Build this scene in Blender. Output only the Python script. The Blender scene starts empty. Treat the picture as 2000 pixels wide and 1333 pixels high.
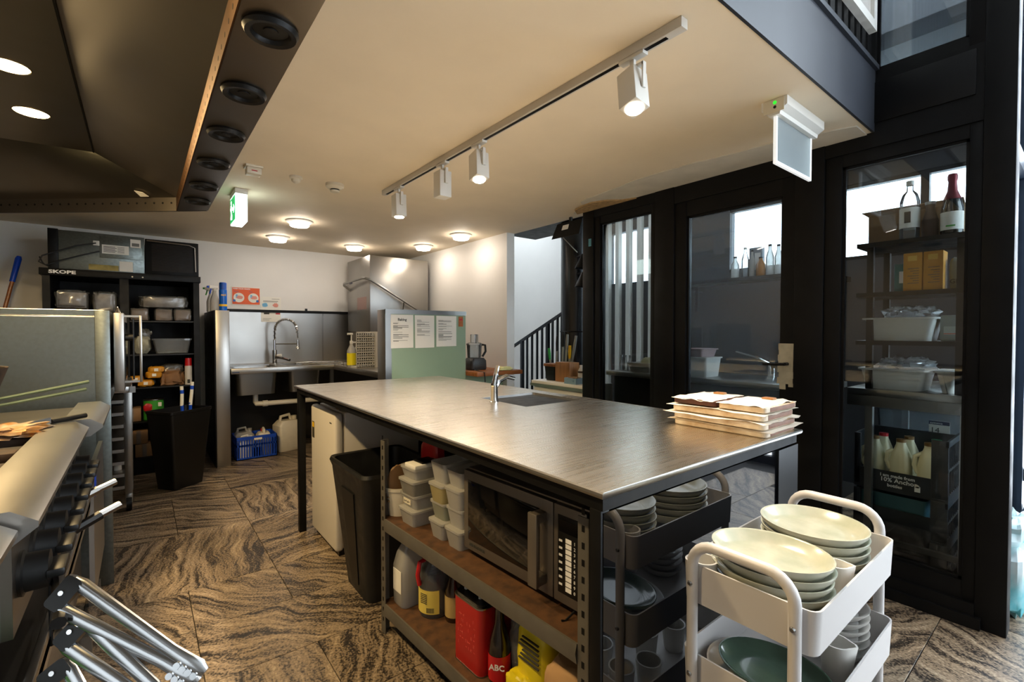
import bpy, bmesh, math, random
from mathutils import Vector, Matrix, noise
R = math.radians
scene = bpy.context.scene
col = scene.collection
# ---------------------------------------------------------------- camera, world, exposure
cam_d = bpy.data.cameras.new('camera'); cam = bpy.data.objects.new('camera', cam_d); col.objects.link(cam)
cam.location = (0, 0, 1.25); cam.rotation_euler = (R(90 - 1.15), 0, R(-38.4))
cam_d.sensor_width = 36; cam_d.lens = 36 * 915 / 2000; cam_d.clip_start = .01
scene.camera = cam
w = bpy.data.worlds.new('sky'); scene.world = w; w.use_nodes = True
nt = w.node_tree; bgn = nt.nodes['Background']
bgn.inputs[0].default_value = (.80, .90, 1.0, 1); bgn.inputs[1].default_value = 5.0
vs = scene.view_settings
vs.view_transform = 'Standard'; vs.look = 'None'; vs.gamma = 1; vs.use_curve_mapping = False
vs.exposure = 0.8
LAMP = 1.0       # overall strength of the room's own lamps

# ---------------------------------------------------------------- helpers
def hx(s):
    v = [int(s[i:i+2], 16) / 255 for i in (0, 2, 4)]
    return tuple((c / 12.92 if c < .04045 else ((c + .055) / 1.055) ** 2.4) for c in v) + (1,)
MATS = {}
def mat(name, colr, rough=.5, metal=0., var=0., scale=6., bump=0., stretch=(1, 1, 1), col2=None, emit=None, es=0., rvar=0., coat=0., spec=.5, alpha=1.):
    if name in MATS: return MATS[name]
    m = bpy.data.materials.new(name); MATS[name] = m; m.use_nodes = True
    N = m.node_tree.nodes; L = m.node_tree.links; b = N['Principled BSDF']
    base = hx(colr) if isinstance(colr, str) else tuple(colr) + (1,)
    b.inputs['Base Color'].default_value = base; b.inputs['Roughness'].default_value = rough
    b.inputs['Metallic'].default_value = metal; b.inputs['Coat Weight'].default_value = coat
    b.inputs['Specular IOR Level'].default_value = spec; b.inputs['Alpha'].default_value = alpha
    if emit: b.inputs['Emission Color'].default_value = hx(emit); b.inputs['Emission Strength'].default_value = es
    if var or bump or rvar:
        tc = N.new('ShaderNodeTexCoord'); mp = N.new('ShaderNodeMapping'); mp.inputs['Scale'].default_value = stretch
        L.new(tc.outputs['Object'], mp.inputs[0])
        n = N.new('ShaderNodeTexNoise'); n.inputs['Scale'].default_value = scale; n.inputs['Detail'].default_value = 6
        L.new(mp.outputs[0], n.inputs[0])
        if var:
            mx = N.new('ShaderNodeMix'); mx.data_type = 'RGBA'
            c2 = hx(col2) if col2 else tuple(c * (1 - var) for c in base[:3]) + (1,)
            mx.inputs[6].default_value = base; mx.inputs[7].default_value = c2
            rp = N.new('ShaderNodeMapRange'); rp.inputs[1].default_value = .35; rp.inputs[2].default_value = .68
            L.new(n.outputs[0], rp.inputs[0]); L.new(rp.outputs[0], mx.inputs[0]); L.new(mx.outputs[2], b.inputs['Base Color'])
        if rvar:
            mr = N.new('ShaderNodeMapRange'); mr.inputs[1].default_value = .3; mr.inputs[2].default_value = .7
            mr.inputs[3].default_value = max(0, rough - rvar); mr.inputs[4].default_value = rough + rvar
            L.new(n.outputs[0], mr.inputs[0]); L.new(mr.outputs[0], b.inputs['Roughness'])
        if bump:
            bp = N.new('ShaderNodeBump'); bp.inputs['Strength'].default_value = bump; bp.inputs['Distance'].default_value = .004
            L.new(n.outputs[0], bp.inputs['Height']); L.new(bp.outputs[0], b.inputs['Normal'])
    return m
def glass(name, tint=(.93, .96, .97), haze=0., ior=1.5, hazecol=(.8, .85, .9), rough=0.):
    m = bpy.data.materials.new(name); MATS[name] = m; m.use_nodes = True
    N = m.node_tree.nodes; L = m.node_tree.links; N.remove(N['Principled BSDF']); out = N['Material Output']
    t = N.new('ShaderNodeBsdfTransparent'); t.inputs[0].default_value = tuple(tint) + (1,)
    g = N.new('ShaderNodeBsdfGlossy'); g.inputs['Roughness'].default_value = rough
    f = N.new('ShaderNodeFresnel'); f.inputs[0].default_value = ior
    mx = N.new('ShaderNodeMixShader'); L.new(f.outputs[0], mx.inputs[0]); L.new(g.outputs[0], mx.inputs[2])
    if haze:
        d = N.new('ShaderNodeBsdfDiffuse'); d.inputs[0].default_value = tuple(hazecol) + (1,)
        tr = N.new('ShaderNodeBsdfTranslucent'); tr.inputs[0].default_value = tuple(hazecol) + (1,)
        a = N.new('ShaderNodeMixShader'); a.inputs[0].default_value = .5; L.new(d.outputs[0], a.inputs[1]); L.new(tr.outputs[0], a.inputs[2])
        h = N.new('ShaderNodeMixShader'); h.inputs[0].default_value = haze
        L.new(t.outputs[0], h.inputs[1]); L.new(a.outputs[0], h.inputs[2]); L.new(h.outputs[0], mx.inputs[1])
    else: L.new(t.outputs[0], mx.inputs[1])
    L.new(mx.outputs[0], out.inputs[0])
    return m

def wloc(o):
    v = Vector((0, 0, 0))
    while o: v += o.location; o = o.parent
    return v
def tag(o, label=None, cat=None, group=None, kind=None):
    if label: o['label'] = label
    if cat: o['category'] = cat
    if group: o['group'] = group
    if kind: o['kind'] = kind
    return o
def thing(name, label, cat, loc=(0, 0, 0), rz=0, group=None, kind=None):
    o = bpy.data.objects.new(name, None); col.objects.link(o); o.location = loc; o.rotation_euler = (0, 0, rz)
    o.empty_display_size = .05
    return tag(o, label, cat, group, kind)
def rrect(x0, x1, y0, y1, r=.01, n=4):
    P = []
    for cx, cy, a0 in ((x1 - r, y1 - r, 0), (x0 + r, y1 - r, 90), (x0 + r, y0 + r, 180), (x1 - r, y0 + r, 270)):
        for k in range(n + 1):
            a = R(a0 + 90 * k / n); P.append((cx + r * math.cos(a), cy + r * math.sin(a)))
    return P
class G:
    def __init__(s): s.bm = bmesh.new()
    def _geo(s, vs, fs):
        V = [s.bm.verts.new(v) for v in vs]; F = []
        for f in fs:
            try: F.append(s.bm.faces.new([V[i] for i in f]))
            except ValueError: pass
        return V, F
    def box(s, x0, x1, y0, y1, z0, z1, bev=0, seg=2):
        vs = [(x, y, z) for x in (x0, x1) for y in (y0, y1) for z in (z0, z1)]
        V, F = s._geo(vs, [(0, 1, 3, 2), (4, 6, 7, 5), (0, 4, 5, 1), (2, 3, 7, 6), (0, 2, 6, 4), (1, 5, 7, 3)])
        if bev:
            E = list({e for f in F for e in f.edges})
            bmesh.ops.bevel(s.bm, geom=E, offset=bev, segments=seg, affect='EDGES', profile=.5)
        return s
    def loft(s, rings, c0=True, c1=True):
        n = len(rings[0]); vs = [p for r in rings for p in r]; fs = []
        for k in range(len(rings) - 1):
            for i in range(n):
                j = (i + 1) % n; fs.append((k*n+i, k*n+j, (k+1)*n+j, (k+1)*n+i))
        if c0: fs.append(tuple(range(n - 1, -1, -1)))
        if c1: fs.append(tuple((len(rings)-1)*n + i for i in range(n)))
        s._geo(vs, fs); return s
    def poly(s, pts2, z0, z1):   # vertical prism
        return s.loft([[(x, y, z0) for x, y in pts2], [(x, y, z1) for x, y in pts2]])
    def prismx(s, yz, x0, x1): return s.loft([[(x0, y, z) for y, z in yz], [(x1, y, z) for y, z in yz]])
    def prismy(s, xz, y0, y1): return s.loft([[(x, y0, z) for x, z in xz], [(x, y1, z) for x, z in xz]])
    def tub(s, a, b, z0, z1, t=.003, r=.015, n=4, tb=None):  # a,b: (x0,x1,y0,y1) bottom / top
        tb = tb or t
        ra = lambda q, d: rrect(q[0]+d, q[1]-d, q[2]+d, q[3]-d, max(r - d, .002), n)
        Z = lambda P, z: [(x, y, z) for x, y in P]
        return s.loft([Z(ra(a, 0), z0), Z(ra(b, 0), z1), Z(ra(b, t), z1), Z(ra(a, t), z0 + tb)])
    def cyl(s, p0, p1, r0, r1=None, n=16, cap=True):
        r1 = r0 if r1 is None else r1
        p0, p1 = Vector(p0), Vector(p1); d = (p1 - p0).normalized()
        u = d.orthogonal().normalized(); v = d.cross(u); rings = []
        for p, r in ((p0, r0), (p1, r1)):
            rings.append([p + (u * math.cos(2*math.pi*i/n) + v * math.sin(2*math.pi*i/n)) * r for i in range(n)])
        return s.loft(rings, cap, cap)
    def tube(s, pts, r, n=8, closed=False, radii=None):
        P = [Vector(p) for p in pts]; rings = []; u = None
        for i, p in enumerate(P):
            a = P[i-1] if (i or closed) else p; b = P[(i+1) % len(P)] if (i < len(P)-1 or closed) else p
            d = (b - a).normalized()
            if u is None: u = d.orthogonal().normalized()
            u = (u - d * u.dot(d)).normalized(); v = d.cross(u); rr = radii[i] if radii else r
            rings.append([p + (u * math.cos(2*math.pi*k/n) + v * math.sin(2*math.pi*k/n)) * rr for k in range(n)])
        if closed: rings.append(rings[0]); return s.loft(rings, False, False)
        return s.loft(rings)
    def lathe(s, prof, c=(0, 0, 0), n=24, sx=1, sy=1, c0=True, c1=True):
        return s.loft([[(c[0] + r*sx*math.cos(2*math.pi*i/n), c[1] + r*sy*math.sin(2*math.pi*i/n), c[2] + z) for i in range(n)] for r, z in prof], c0, c1)
    def blob(s, c, size, amp=.1, seed=0, p=3., n=20, m=12, fr=3.):
        rings = []
        def sp(v, e): return math.copysign(abs(v) ** e, v)
        e = 2 / p
        for j in range(1, m):
            t = -math.pi/2 + math.pi*j/m; ring = []
            for i in range(n):
                a = 2*math.pi*i/n
                d = Vector((sp(math.cos(t), e)*sp(math.cos(a), e), sp(math.cos(t), e)*sp(math.sin(a), e), sp(math.sin(t), e)))
                k = 1 + amp * noise.noise(d * fr + Vector((seed*7.3, seed, 0))) + amp*.5*noise.noise(d * fr * 2.7 + Vector((seed, 3.1, seed)))
                ring.append((c[0] + d.x*size[0]*k, c[1] + d.y*size[1]*k, c[2] + max(d.z*size[2]*k, -size[2])))
            rings.append(ring)
        return s.loft(rings)
    def quad(s, *pts): s._geo(pts, [tuple(range(len(pts)))]); return s
    def out(s, name, m, parent=None, label=None, cat=None, group=None, kind=None, loc=None, local=False, ang=35, rz=0, flat=False):
        bm = s.bm; bmesh.ops.recalc_face_normals(bm, faces=bm.faces[:])
        off = Vector(loc) if loc is not None else Vector((0, 0, 0))
        sub = (wloc(parent) if parent and not local else Vector((0, 0, 0))) + off
        if not local:
            for v in bm.verts: v.co -= sub
        me = bpy.data.meshes.new(name); bm.to_mesh(me); bm.free()
        if not flat:
            me.shade_smooth(); me.set_sharp_from_angle(angle=R(ang))
        me.materials.append(m)
        o = bpy.data.objects.new(name, me); col.objects.link(o); o.location = off; o.rotation_euler = (0, 0, rz)
        if parent: o.parent = parent
        return tag(o, label, cat, group, kind)
def dup(root, loc, rz=None, label=None, group=None):
    def cp(o, par):
        c = o.copy(); col.objects.link(c); c.parent = par
        for ch in list(o.children): cp(ch, c)
        return c
    r = cp(root, None); r.location = loc
    if rz is not None: r.rotation_euler = (0, 0, rz)
    return tag(r, label, None, group)
def text(s, size, m, parent, loc, rot=(90, 0, 0), align='LEFT', name='lettering', bold=0., local=False, sx=1., spin=0):
    cu = bpy.data.curves.new('t', 'FONT'); cu.body = s; cu.size = size; cu.align_x = align; cu.extrude = .0004; cu.offset = bold
    cu.resolution_u = 2
    ob = bpy.data.objects.new('t', cu); col.objects.link(ob)
    me = bpy.data.meshes.new_from_object(ob.evaluated_get(bpy.context.evaluated_depsgraph_get()))
    bpy.data.objects.remove(ob); bpy.data.curves.remove(cu)
    M = Matrix.Translation(Vector(loc)) @ (Matrix.Rotation(R(rot[2]), 4, 'Z') @ Matrix.Rotation(R(rot[1]), 4, 'Y') @ Matrix.Rotation(R(rot[0]), 4, 'X')) @ Matrix.Rotation(R(spin), 4, 'Z') @ Matrix.Scale(sx, 4, (1, 0, 0))
    if parent and not local: M = Matrix.Translation(-wloc(parent)) @ M
    me.transform(M); me.materials.clear(); me.materials.append(m)
    o = bpy.data.objects.new(name, me); col.objects.link(o); o.parent = parent
    return o
def light(name, kind, loc, energy, colr, parent=None, size=.1, rot=(0, 0, 0), spot=None, blend=.5):
    d = bpy.data.lights.new(name, kind); d.energy = energy * LAMP; d.color = colr
    if kind == 'AREA': d.shape = 'DISK'; d.size = size
    else: d.shadow_soft_size = size
    if spot: d.spot_size = R(spot); d.spot_blend = blend
    o = bpy.data.objects.new(name, d); col.objects.link(o)
    o.location = Vector(loc) - (wloc(parent) if parent else Vector((0, 0, 0))); o.rotation_euler = rot
    if parent: o.parent = parent
    return o

# ---------------------------------------------------------------- materials
steel = mat('steel', '9a9894', .32, 1, var=.06, scale=3, rvar=.03, stretch=(1, 1, 1))
steel_b = mat('steel_brushed', 'aaa7a2', .33, 1, var=.06, scale=2.5, rvar=.03, stretch=(1, 1, 1))
steel_top = mat('steel_benchtop', 'd2cabd', .28, 1, var=.06, scale=60, rvar=.02, stretch=(.06, 4, 1))
steel_dk = mat('steel_hood', '8d857b', .33, 1, var=.10, scale=2, rvar=.04)
galv = mat('galvanised', '737a78', .38, .9, var=.18, scale=60, rvar=.05)
chrome = mat('chrome', 'd5d5d5', .08, 1)
black = mat('black_paint', '0a0a0b', .5, var=.3, scale=14, rvar=.08, spec=.22)
black_fr = mat('black_frame', '0a0b0d', .5, var=.25, scale=9, rvar=.1, spec=.22)
black_pl = mat('black_plastic', '0a0a0a', .42, spec=.35)
black_gl = mat('black_gloss_panel', '06070a', .02, spec=.6, coat=.5)
navy_bk = mat('bulkhead_paint', '30343c', .45, var=.25, scale=5)
white_w = mat('wall_white', 'e4e2de', .6, var=.05, scale=2)
ceil_m = mat('ceiling_paint', 'eadcc4', .7, var=.06, scale=3.2)
white_pl = mat('white_plastic', 'dedcd5', .38)
cream_pl = mat('cream_plastic', 'd8d0bd', .45, var=.06, scale=30)
white_pw = mat('white_powdercoat', 'c8c4c1', .38)
green_m = mat('sage_laminate', '8ba287', .42, var=.06, scale=3)
paper = mat('paper', 'e6e3da', .7)
ink = mat('ink', '33332f', .8)
wood = mat('timber', '9a5a28', .4, var=.45, scale=5, stretch=(1, 9, 9))
wood_l = mat('timber_block', 'a5703c', .5, var=.35, scale=6, stretch=(9, 9, 1))
chip = mat('chipboard', '5a3a1e', .75, var=.55, scale=30, bump=.3)
pane = glass('window_glass', (.9, .94, .95))
pane_dusty = glass('dusty_glass', (.86, .91, .93), haze=.05, hazecol=(.7, .8, .9))
clear_pl = glass('clear_plastic', (.90, .93, .94), haze=.16)
film = glass('plastic_film', (.93, .93, .94), haze=.22, rough=.12)
frost_pl = glass('frosted_plastic', (.9, .9, .88), haze=.62, hazecol=(.86, .85, .82), rough=.15)
def flat(name, c, r=.45, **k): return mat(name, c, r, **k)
red_m = flat('red_print', 'b3161c', .35); blue_m = flat('blue_plastic', '0d43b8', .4); green_b = flat('green_print', '3d9a33', .4)
yellow_m = flat('yellow_print', 'e0b315', .4); orange_m = flat('orange_print', 'dd5717', .5); white_ink = flat('white_print', 'e8e8e8', .5)
brown_p = mat('kraft', '8b6a46', .7, var=.2, scale=12); mustard = mat('mustard_print', 'c98a1c', .45, var=.1, scale=8)
ceramic = mat('glazed_stoneware', 'bfbdaa', .22, var=.25, scale=14, col2='a3a894', coat=.3)
ceramic_g = mat('green_stoneware', '4f6655', .2, var=.35, scale=11, coat=.4)
ceramic_w = mat('white_stoneware', 'd9d6cf', .3)
ceramic_p = mat('pale_stoneware', 'c7c3bd', .3, var=.08, scale=9)
milk_m = mat('milk', 'e6e0bd', .35)
gap_m = mat('grout', '16120e', .8)
lamp_w = mat('lamp_diffuser', 'ffffff', .5, emit='fff4e2', es=14)
lamp_c = mat('ceiling_diffuser', 'ffffff', .5, emit='fff0de', es=30)
lamp_y = mat('lamp_lens_warm', 'ffffff', .5, emit='ffdf9a', es=22)
def tile_material():
    m = bpy.data.materials.new('gneiss_tile'); m.use_nodes = True; N = m.node_tree.nodes; L = m.node_tree.links; b = N['Principled BSDF']
    tc = N.new('ShaderNodeTexCoord'); oi = N.new('ShaderNodeObjectInfo')
    vr = N.new('ShaderNodeVectorRotate'); vr.rotation_type = 'Z_AXIS'
    ang = N.new('ShaderNodeMath'); ang.operation = 'MULTIPLY'; ang.inputs[1].default_value = 40; L.new(oi.outputs['Random'], ang.inputs[0])
    L.new(tc.outputs['Object'], vr.inputs['Vector']); L.new(ang.outputs[0], vr.inputs['Angle'])
    off = N.new('ShaderNodeVectorMath'); off.operation = 'SCALE'; off.inputs[0].default_value = (37, 53, 11); L.new(oi.outputs['Random'], off.inputs['Scale'])
    ad = N.new('ShaderNodeVectorMath'); L.new(vr.outputs[0], ad.inputs[0]); L.new(off.outputs[0], ad.inputs[1])
    n1 = N.new('ShaderNodeTexNoise'); n1.inputs['Scale'].default_value = 3.0; n1.inputs['Detail'].default_value = 3; L.new(ad.outputs[0], n1.inputs[0])
    sc = N.new('ShaderNodeVectorMath'); sc.operation = 'SCALE'; sc.inputs['Scale'].default_value = .22; L.new(n1.outputs['Color'], sc.inputs[0])
    a2 = N.new('ShaderNodeVectorMath'); L.new(ad.outputs[0], a2.inputs[0]); L.new(sc.outputs[0], a2.inputs[1])
    mp = N.new('ShaderNodeMapping'); mp.inputs['Scale'].default_value = (2.2, 26, 2); L.new(a2.outputs[0], mp.inputs[0])
    n2 = N.new('ShaderNodeTexNoise'); n2.inputs['Scale'].default_value = 1.0; n2.inputs['Detail'].default_value = 7; n2.inputs['Roughness'].default_value = .68; L.new(mp.outputs[0], n2.inputs[0])
    n3 = N.new('ShaderNodeTexNoise'); n3.inputs['Scale'].default_value = 120; n3.inputs['Detail'].default_value = 3; L.new(ad.outputs[0], n3.inputs[0])
    mxf = N.new('ShaderNodeMath'); mxf.operation = 'MULTIPLY_ADD'; mxf.inputs[1].default_value = .55; L.new(n3.outputs[0], mxf.inputs[0]); L.new(n2.outputs[0], mxf.inputs[2])
    cr = N.new('ShaderNodeValToRGB'); L.new(mxf.outputs[0], cr.inputs[0])
    e = cr.color_ramp.elements; e[0].position = .62; e[0].color = hx('1b1613'); e[1].position = 1.0; e[1].color = hx('a89880')
    for p, c in ((.70, '3b3229'), (.76, '6f6150'), (.86, '887762')):
        q = e.new(p); q.color = hx(c)
    L.new(cr.outputs[0], b.inputs['Base Color']); b.inputs['Roughness'].default_value = .42
    bp = N.new('ShaderNodeBump'); bp.inputs['Strength'].default_value = .25; bp.inputs['Distance'].default_value = .003
    L.new(mxf.outputs[0], bp.inputs['Height']); L.new(bp.outputs[0], b.inputs['Normal'])
    return m
tile_m = tile_material()

# ---------------------------------------------------------------- room shell
XL, XR, YB, ZC = -1.25, 2.75, 5.87, 2.2
def st(o, label, cat): return tag(o, label, cat, kind='structure')
fl = st(G().box(-2.0, 4.75, -3.6, 6.0, -.12, -.006).out('floor', gap_m), 'dark swirling stone tile floor of the kitchen', 'floor')
rows = [(.42, .81, .165, .76), (.81, 1.19, .545, .76), (1.19, 1.575, .165, .38), (1.575, 1.95, .545, .76), (1.95, 2.34, .165, .76), (2.34, 2.72, .165, .38),
        (2.72, 3.5, .545, .76), (3.5, 4.28, .165, .38), (4.28, 4.66, .545, .76), (4.66, 5.05, .165, .76), (5.05, 5.87, .545, .76),
        (.04, .42, .545, .76), (-.35, .04, .165, .76), (-.73, -.35, .545, .76)]
for (y0, y1, x0, sx) in rows:
    x = x0 - sx * math.ceil((x0 + 1.25) / sx)
    while x < 3.6:
        a, b = max(x, XL) + .0015, min(x + sx, 4.6) - .0015
        cx, cy = (a + b) / 2, (y0 + y1) / 2
        if b - a > .02: G().box(a, b, y0 + .0015, y1 - .0015, -.006, .0, bev=.001, seg=1).out('floor_tile', tile_m, fl, loc=(cx, cy, 0))
        x += sx
st(G().box(-2.0, 4.75, YB, YB + .1, 0, 3.6).out('wall_back', white_w), 'white painted back wall above the steel sink', 'wall')
st(G().box(XL - .1, XL, -3.6, YB, 0, 5.0).out('wall_left', mat('grey_wall', '77716a', .6, var=.1, scale=2)), 'grey side wall behind the cooking line', 'wall')
st(G().box(XL, 4.75, -3.7, -3.6, 0, .35).box(XL, 4.75, -3.7, -3.6, 4.2, 5.0).box(XL, 1.98, -3.7, -3.6, .35, 4.2).out('wall_front', white_w), 'white wall closing the far side of the dining space', 'wall')
t = st(thing('added_window', 'unseen tall window opening added to light the ceiling', 'window', (2, -3.65, .35)), 'unseen tall window opening added to light the ceiling', 'window')  # unseen opening, added to bring more daylight onto the ceiling
for k in range(3, 7): G().box(-.6 + k * .86, -.52 + k * .86, -3.69, -3.61, .35, 4.2).out('mullion', black_fr, t)
G().box(1.98, 4.7, -3.68, -3.62, 2.4, 2.48).out('rail', black_fr, t)
st(G().box(2.76, 2.85, 3.56, YB, 0, 3.6).out('wall_right', white_w), 'white wall beside the stair opening', 'wall')
st(G().box(4.6, 4.7, 4.3, YB, 0, 4.2).out('wall_stair', white_w), 'bright white stairwell wall behind the balustrade', 'wall')
g = G()
g.poly([(.337, .70), (2.86, .70), (2.86, YB), (.337, YB)], ZC, ZC + .1)
g.poly([(-1.25, YB), (-1.25, 4.83), (-.69, 4.345), (.337, 3.46), (.337, YB)], ZC, ZC + .1)
ce = st(g.out('ceiling', ceil_m, flat=True), 'cream painted low ceiling over the island bench', 'ceiling')
# torn plaster patch along the window wall
rnd = random.Random(4); pts = [(2.75, .72)]
for k in range(24): pts.append((2.60 - .22 * (k / 23.) * (1 - k / 23.) * 3 + rnd.uniform(-.012, .012) + (.10 if k > 20 else 0), .72 + k * .083))
pts.append((2.75, 2.66))
G().poly(pts, ZC - .006, ZC - .0002).out('plaster_patch', mat('bare_plaster', 'd8d2c4', .85, var=.12, scale=9, bump=.2), ce, flat=True)
pts = [(2.74, 2.05), (2.70, 2.15), (2.62, 2.22), (2.58, 2.33), (2.60, 2.44), (2.64, 2.55), (2.74, 2.62)]
G().poly(pts, ZC - .016, ZC - .006).out('plaster_crumble', mat('crumbling_plaster', 'b99a6c', .9, var=.4, scale=40, bump=1), ce, flat=True)
st(G().box(.337, 2.745, .690, .70, 2.198, 2.49).box(.337, 2.745, .675, .70, 2.485, 2.507).out('trim_1', navy_bk), 'dark slate painted bulkhead edge of the mezzanine floor', 'bulkhead')
st(G().box(XL, 2.745, .70, YB, 2.46, 2.505).out('ceiling_mezzanine', white_w), 'mezzanine floor slab above the kitchen', 'floor slab')
st(G().box(XL, 4.75, -3.7, .22, 4.6, 4.7).box(XL, 2.85, .22, YB, 4.6, 4.7).out('ceiling_hall', white_w), 'high white ceiling of the double-height hall', 'ceiling')

# ---- black framed glass wall at x = 2.75
def fr(name, y0, y1, gy0, gy1, z0, z1, gz0, gz1, label, cat, x0=2.75, x1=2.82, gm=pane):
    t = st(thing(name, label, cat, (x0, y0, z0)), label, cat)
    G().box(x0, x1, y0, gy0, z0, z1, .003).out('stile', black_fr, t); G().box(x0, x1, gy1, y1, z0, z1, .003).out('stile', black_fr, t)
    G().box(x0 + .004, x1 - .004, gy0, gy1, z0, gz0).out('rail', black_fr, t); G().box(x0 + .004, x1 - .004, gy0, gy1, gz1, z1).out('rail', black_fr, t)
    G().box(x0 + .03, x0 + .036, gy0, gy1, gz0, gz1).out('pane', gm, t)
    b = G()
    for (a0, a1, c0, c1) in ((gy0, gy0 + .012, gz0, gz1), (gy1 - .012, gy1, gz0, gz1)): b.box(x0 + .015, x0 + .03, a0, a1, c0, c1)
    b.box(x0 + .015, x0 + .03, gy0, gy1, gz0, gz0 + .012).box(x0 + .015, x0 + .03, gy0, gy1, gz1 - .012, gz1).out('glazing_bead', black_fr, t)
    return t
fr('window_1', 1.90, 2.45, 1.935, 2.392, .12, 2.13, .28, 2.075, 'narrow black framed fixed glass panel nearest the stairs', 'window')
d1 = fr('door_1', 1.03, 1.755, 1.095, 1.672, .05, 2.085, .22, 1.99, 'black framed glass door with a masking-taped handle', 'door', gm=pane_dusty)
fr('window_2', .32, .895, .362, .82, .10, 2.128, .18, 2.068, 'tall black framed glass panel in front of the milk crates', 'window')
trim = [('trim_2', 2.45, 2.56, 0, 2.2, 'black end post of the glass wall beside the stairs'), ('trim_3', 1.755, 1.90, 0, 2.2, 'black mullion left of the taped glass door'),
        ('trim_4', .895, 1.03, 0, 2.2, 'black mullion right of the taped glass door'), ('trim_5', .225, .32, 0, 4.6, 'tall black corner post at the right of the glass wall')]
for n, a, b, z0, z1, lb in trim:
    g = G().box(2.74, 2.85, a, b, z0, z1, .003)
    st(g.out(n, black_fr), lb, 'post')
g = G().box(2.745, 2.84, .32, 2.45, 2.128, 2.2).box(2.745, 2.84, 1.03, 1.755, 2.085, 2.128)
st(g.out('trim_6', black_fr), 'black head rail across the top of the glass wall', 'rail')
g = G().box(2.735, 2.84, .32, 2.45, 0, .10).box(2.72, 2.745, .30, 2.45, .0, .05)
st(g.out('trim_7', black_fr), 'black sill rail along the foot of the glass wall', 'rail')
g = G().box(2.745, 2.82, .32, .70, 2.2, 2.45).box(2.737, 2.75, .345, .70, 2.24, 2.43, .003)
st(g.out('trim_8', black_fr), 'black spandrel panel between lower and upper glass', 'panel')
fr('window_3', .30, .72, .37, .690, 2.45, 4.6, 2.495, 4.5, 'dusty upper glass panel beside the mezzanine balustrade', 'window', gm=pane_dusty)
# tape on the handle, lever, stickers
tape = mat('masking_tape', 'c9bd9f', .7, var=.2, scale=25, bump=.5)
g = G(); rnd = random.Random(2)
for k in range(7):
    z = .965 + k * .031; g.box(2.744 - .002 * (k % 2), 2.75, 1.030 + rnd.uniform(-.004, .004), 1.108 + rnd.uniform(-.006, .006), z, z + .034)
g.box(2.745, 2.75, 1.07, 1.10, .935, .97).box(2.745, 2.75, 1.03, 1.055, .95, .97)
g.out('masking_tape', tape, d1, label='cream masking tape wrapped around the lock')
G().cyl((2.745, 1.06, 1.075), (2.70, 1.06, 1.075), .009).tube([(2.70, 1.055, 1.075), (2.70, 1.10, 1.073), (2.702, 1.17, 1.071)], .008).out('handle', black_pl, d1)
s = G().box(2.744, 2.75, .975, 1.010, 1.995, 2.05).out('number_sticker', mat('grubby_sticker', 'b9b5aa', .7, var=.3, scale=60), label='small square sticker numbered 3 at the top of the door frame', cat='sticker', loc=(2.75, .99, 2.02))
text('3', .035, mat('blue_ink', '3b4d7a', .6), s, (2.7435, 1.001, 2.012), (90, 0, -90))
s = G().box(2.742, 2.748, 2.497, 2.530, 1.905, 1.965).out('colour_sticker', mustard, label='small orange and blue sticker on the end post', cat='sticker', loc=(2.744, 2.51, 1.93))
G().box(2.739, 2.7425, 2.470, 2.498, 1.912, 1.970).out('blue_half', mat('teal_print', '4c8fa5', .5), s)
# ---- room behind the glass: side glazing, outer windows
g = G().box(4.6, 4.7, .36, 4.3, 0, 1.84).box(4.6, 4.7, .36, 4.3, 2.46, 4.2).box(4.6, 4.7, .36, .58, 1.84, 2.46).box(4.6, 4.7, 2.32, 3.15, 1.84, 2.46).box(4.6, 4.7, 3.85, 4.3, 1.84, 2.46)
st(g.out('wall_store', mat('store_wall', '23252a', .6, var=.2, scale=3)), 'dark outer wall of the store room with a strip window', 'wall')
t = st(thing('window_4', 'bright strip window high in the store room wall', 'window', (4.6, .58, 1.84)), 'bright strip window high in the store room wall', 'window')
G().box(4.61, 4.67, .58, 2.32, 1.84, 1.87).box(4.61, 4.67, .58, 2.32, 2.43, 2.46).out('frame', black_fr, t)
for y in (.82, 1.55): G().box(4.61, 4.67, y, y + .05, 1.87, 2.43).out('mullion', black_fr, t)
G().box(4.635, 4.64, .58, 2.32, 1.87, 2.43).out('pane', pane, t)
for k in range(7): G().box(4.3, 4.36, 2.86 + k * .15, 2.91 + k * .15, 0, 2.7).out('slat', white_pl, thing('stair_screen', 'row of pale vertical slats seen through the narrow glass panel', 'screen', (4.33, 3.3, 0)) if k == 0 else bpy.data.objects['stair_screen'])
st(G().box(4.635, 4.64, 3.15, 3.85, 1.84, 2.46).out('window_5', pane), 'stair window seen through the narrow glass panel', 'window')
st(G().poly([(2.85, .36), (4.75, .36), (4.75, 2.7), (2.85, 2.7)], 2.62, 2.70).out('ceiling_store', mat('dark_soffit', '2c3138', .6)), 'dark ceiling of the store room', 'ceiling')
st(G().box(2.86, 3.55, 2.7, 4.05, 2.3, 2.36).box(2.86, 4.75, 2.7, 4.75, 3.5, 3.56).out('ceiling_stair', black), 'black soffit at the stair opening, with an added unseen slab blocking daylight', 'soffit')  # the higher slab is unseen, added to keep daylight off the stair wall
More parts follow.
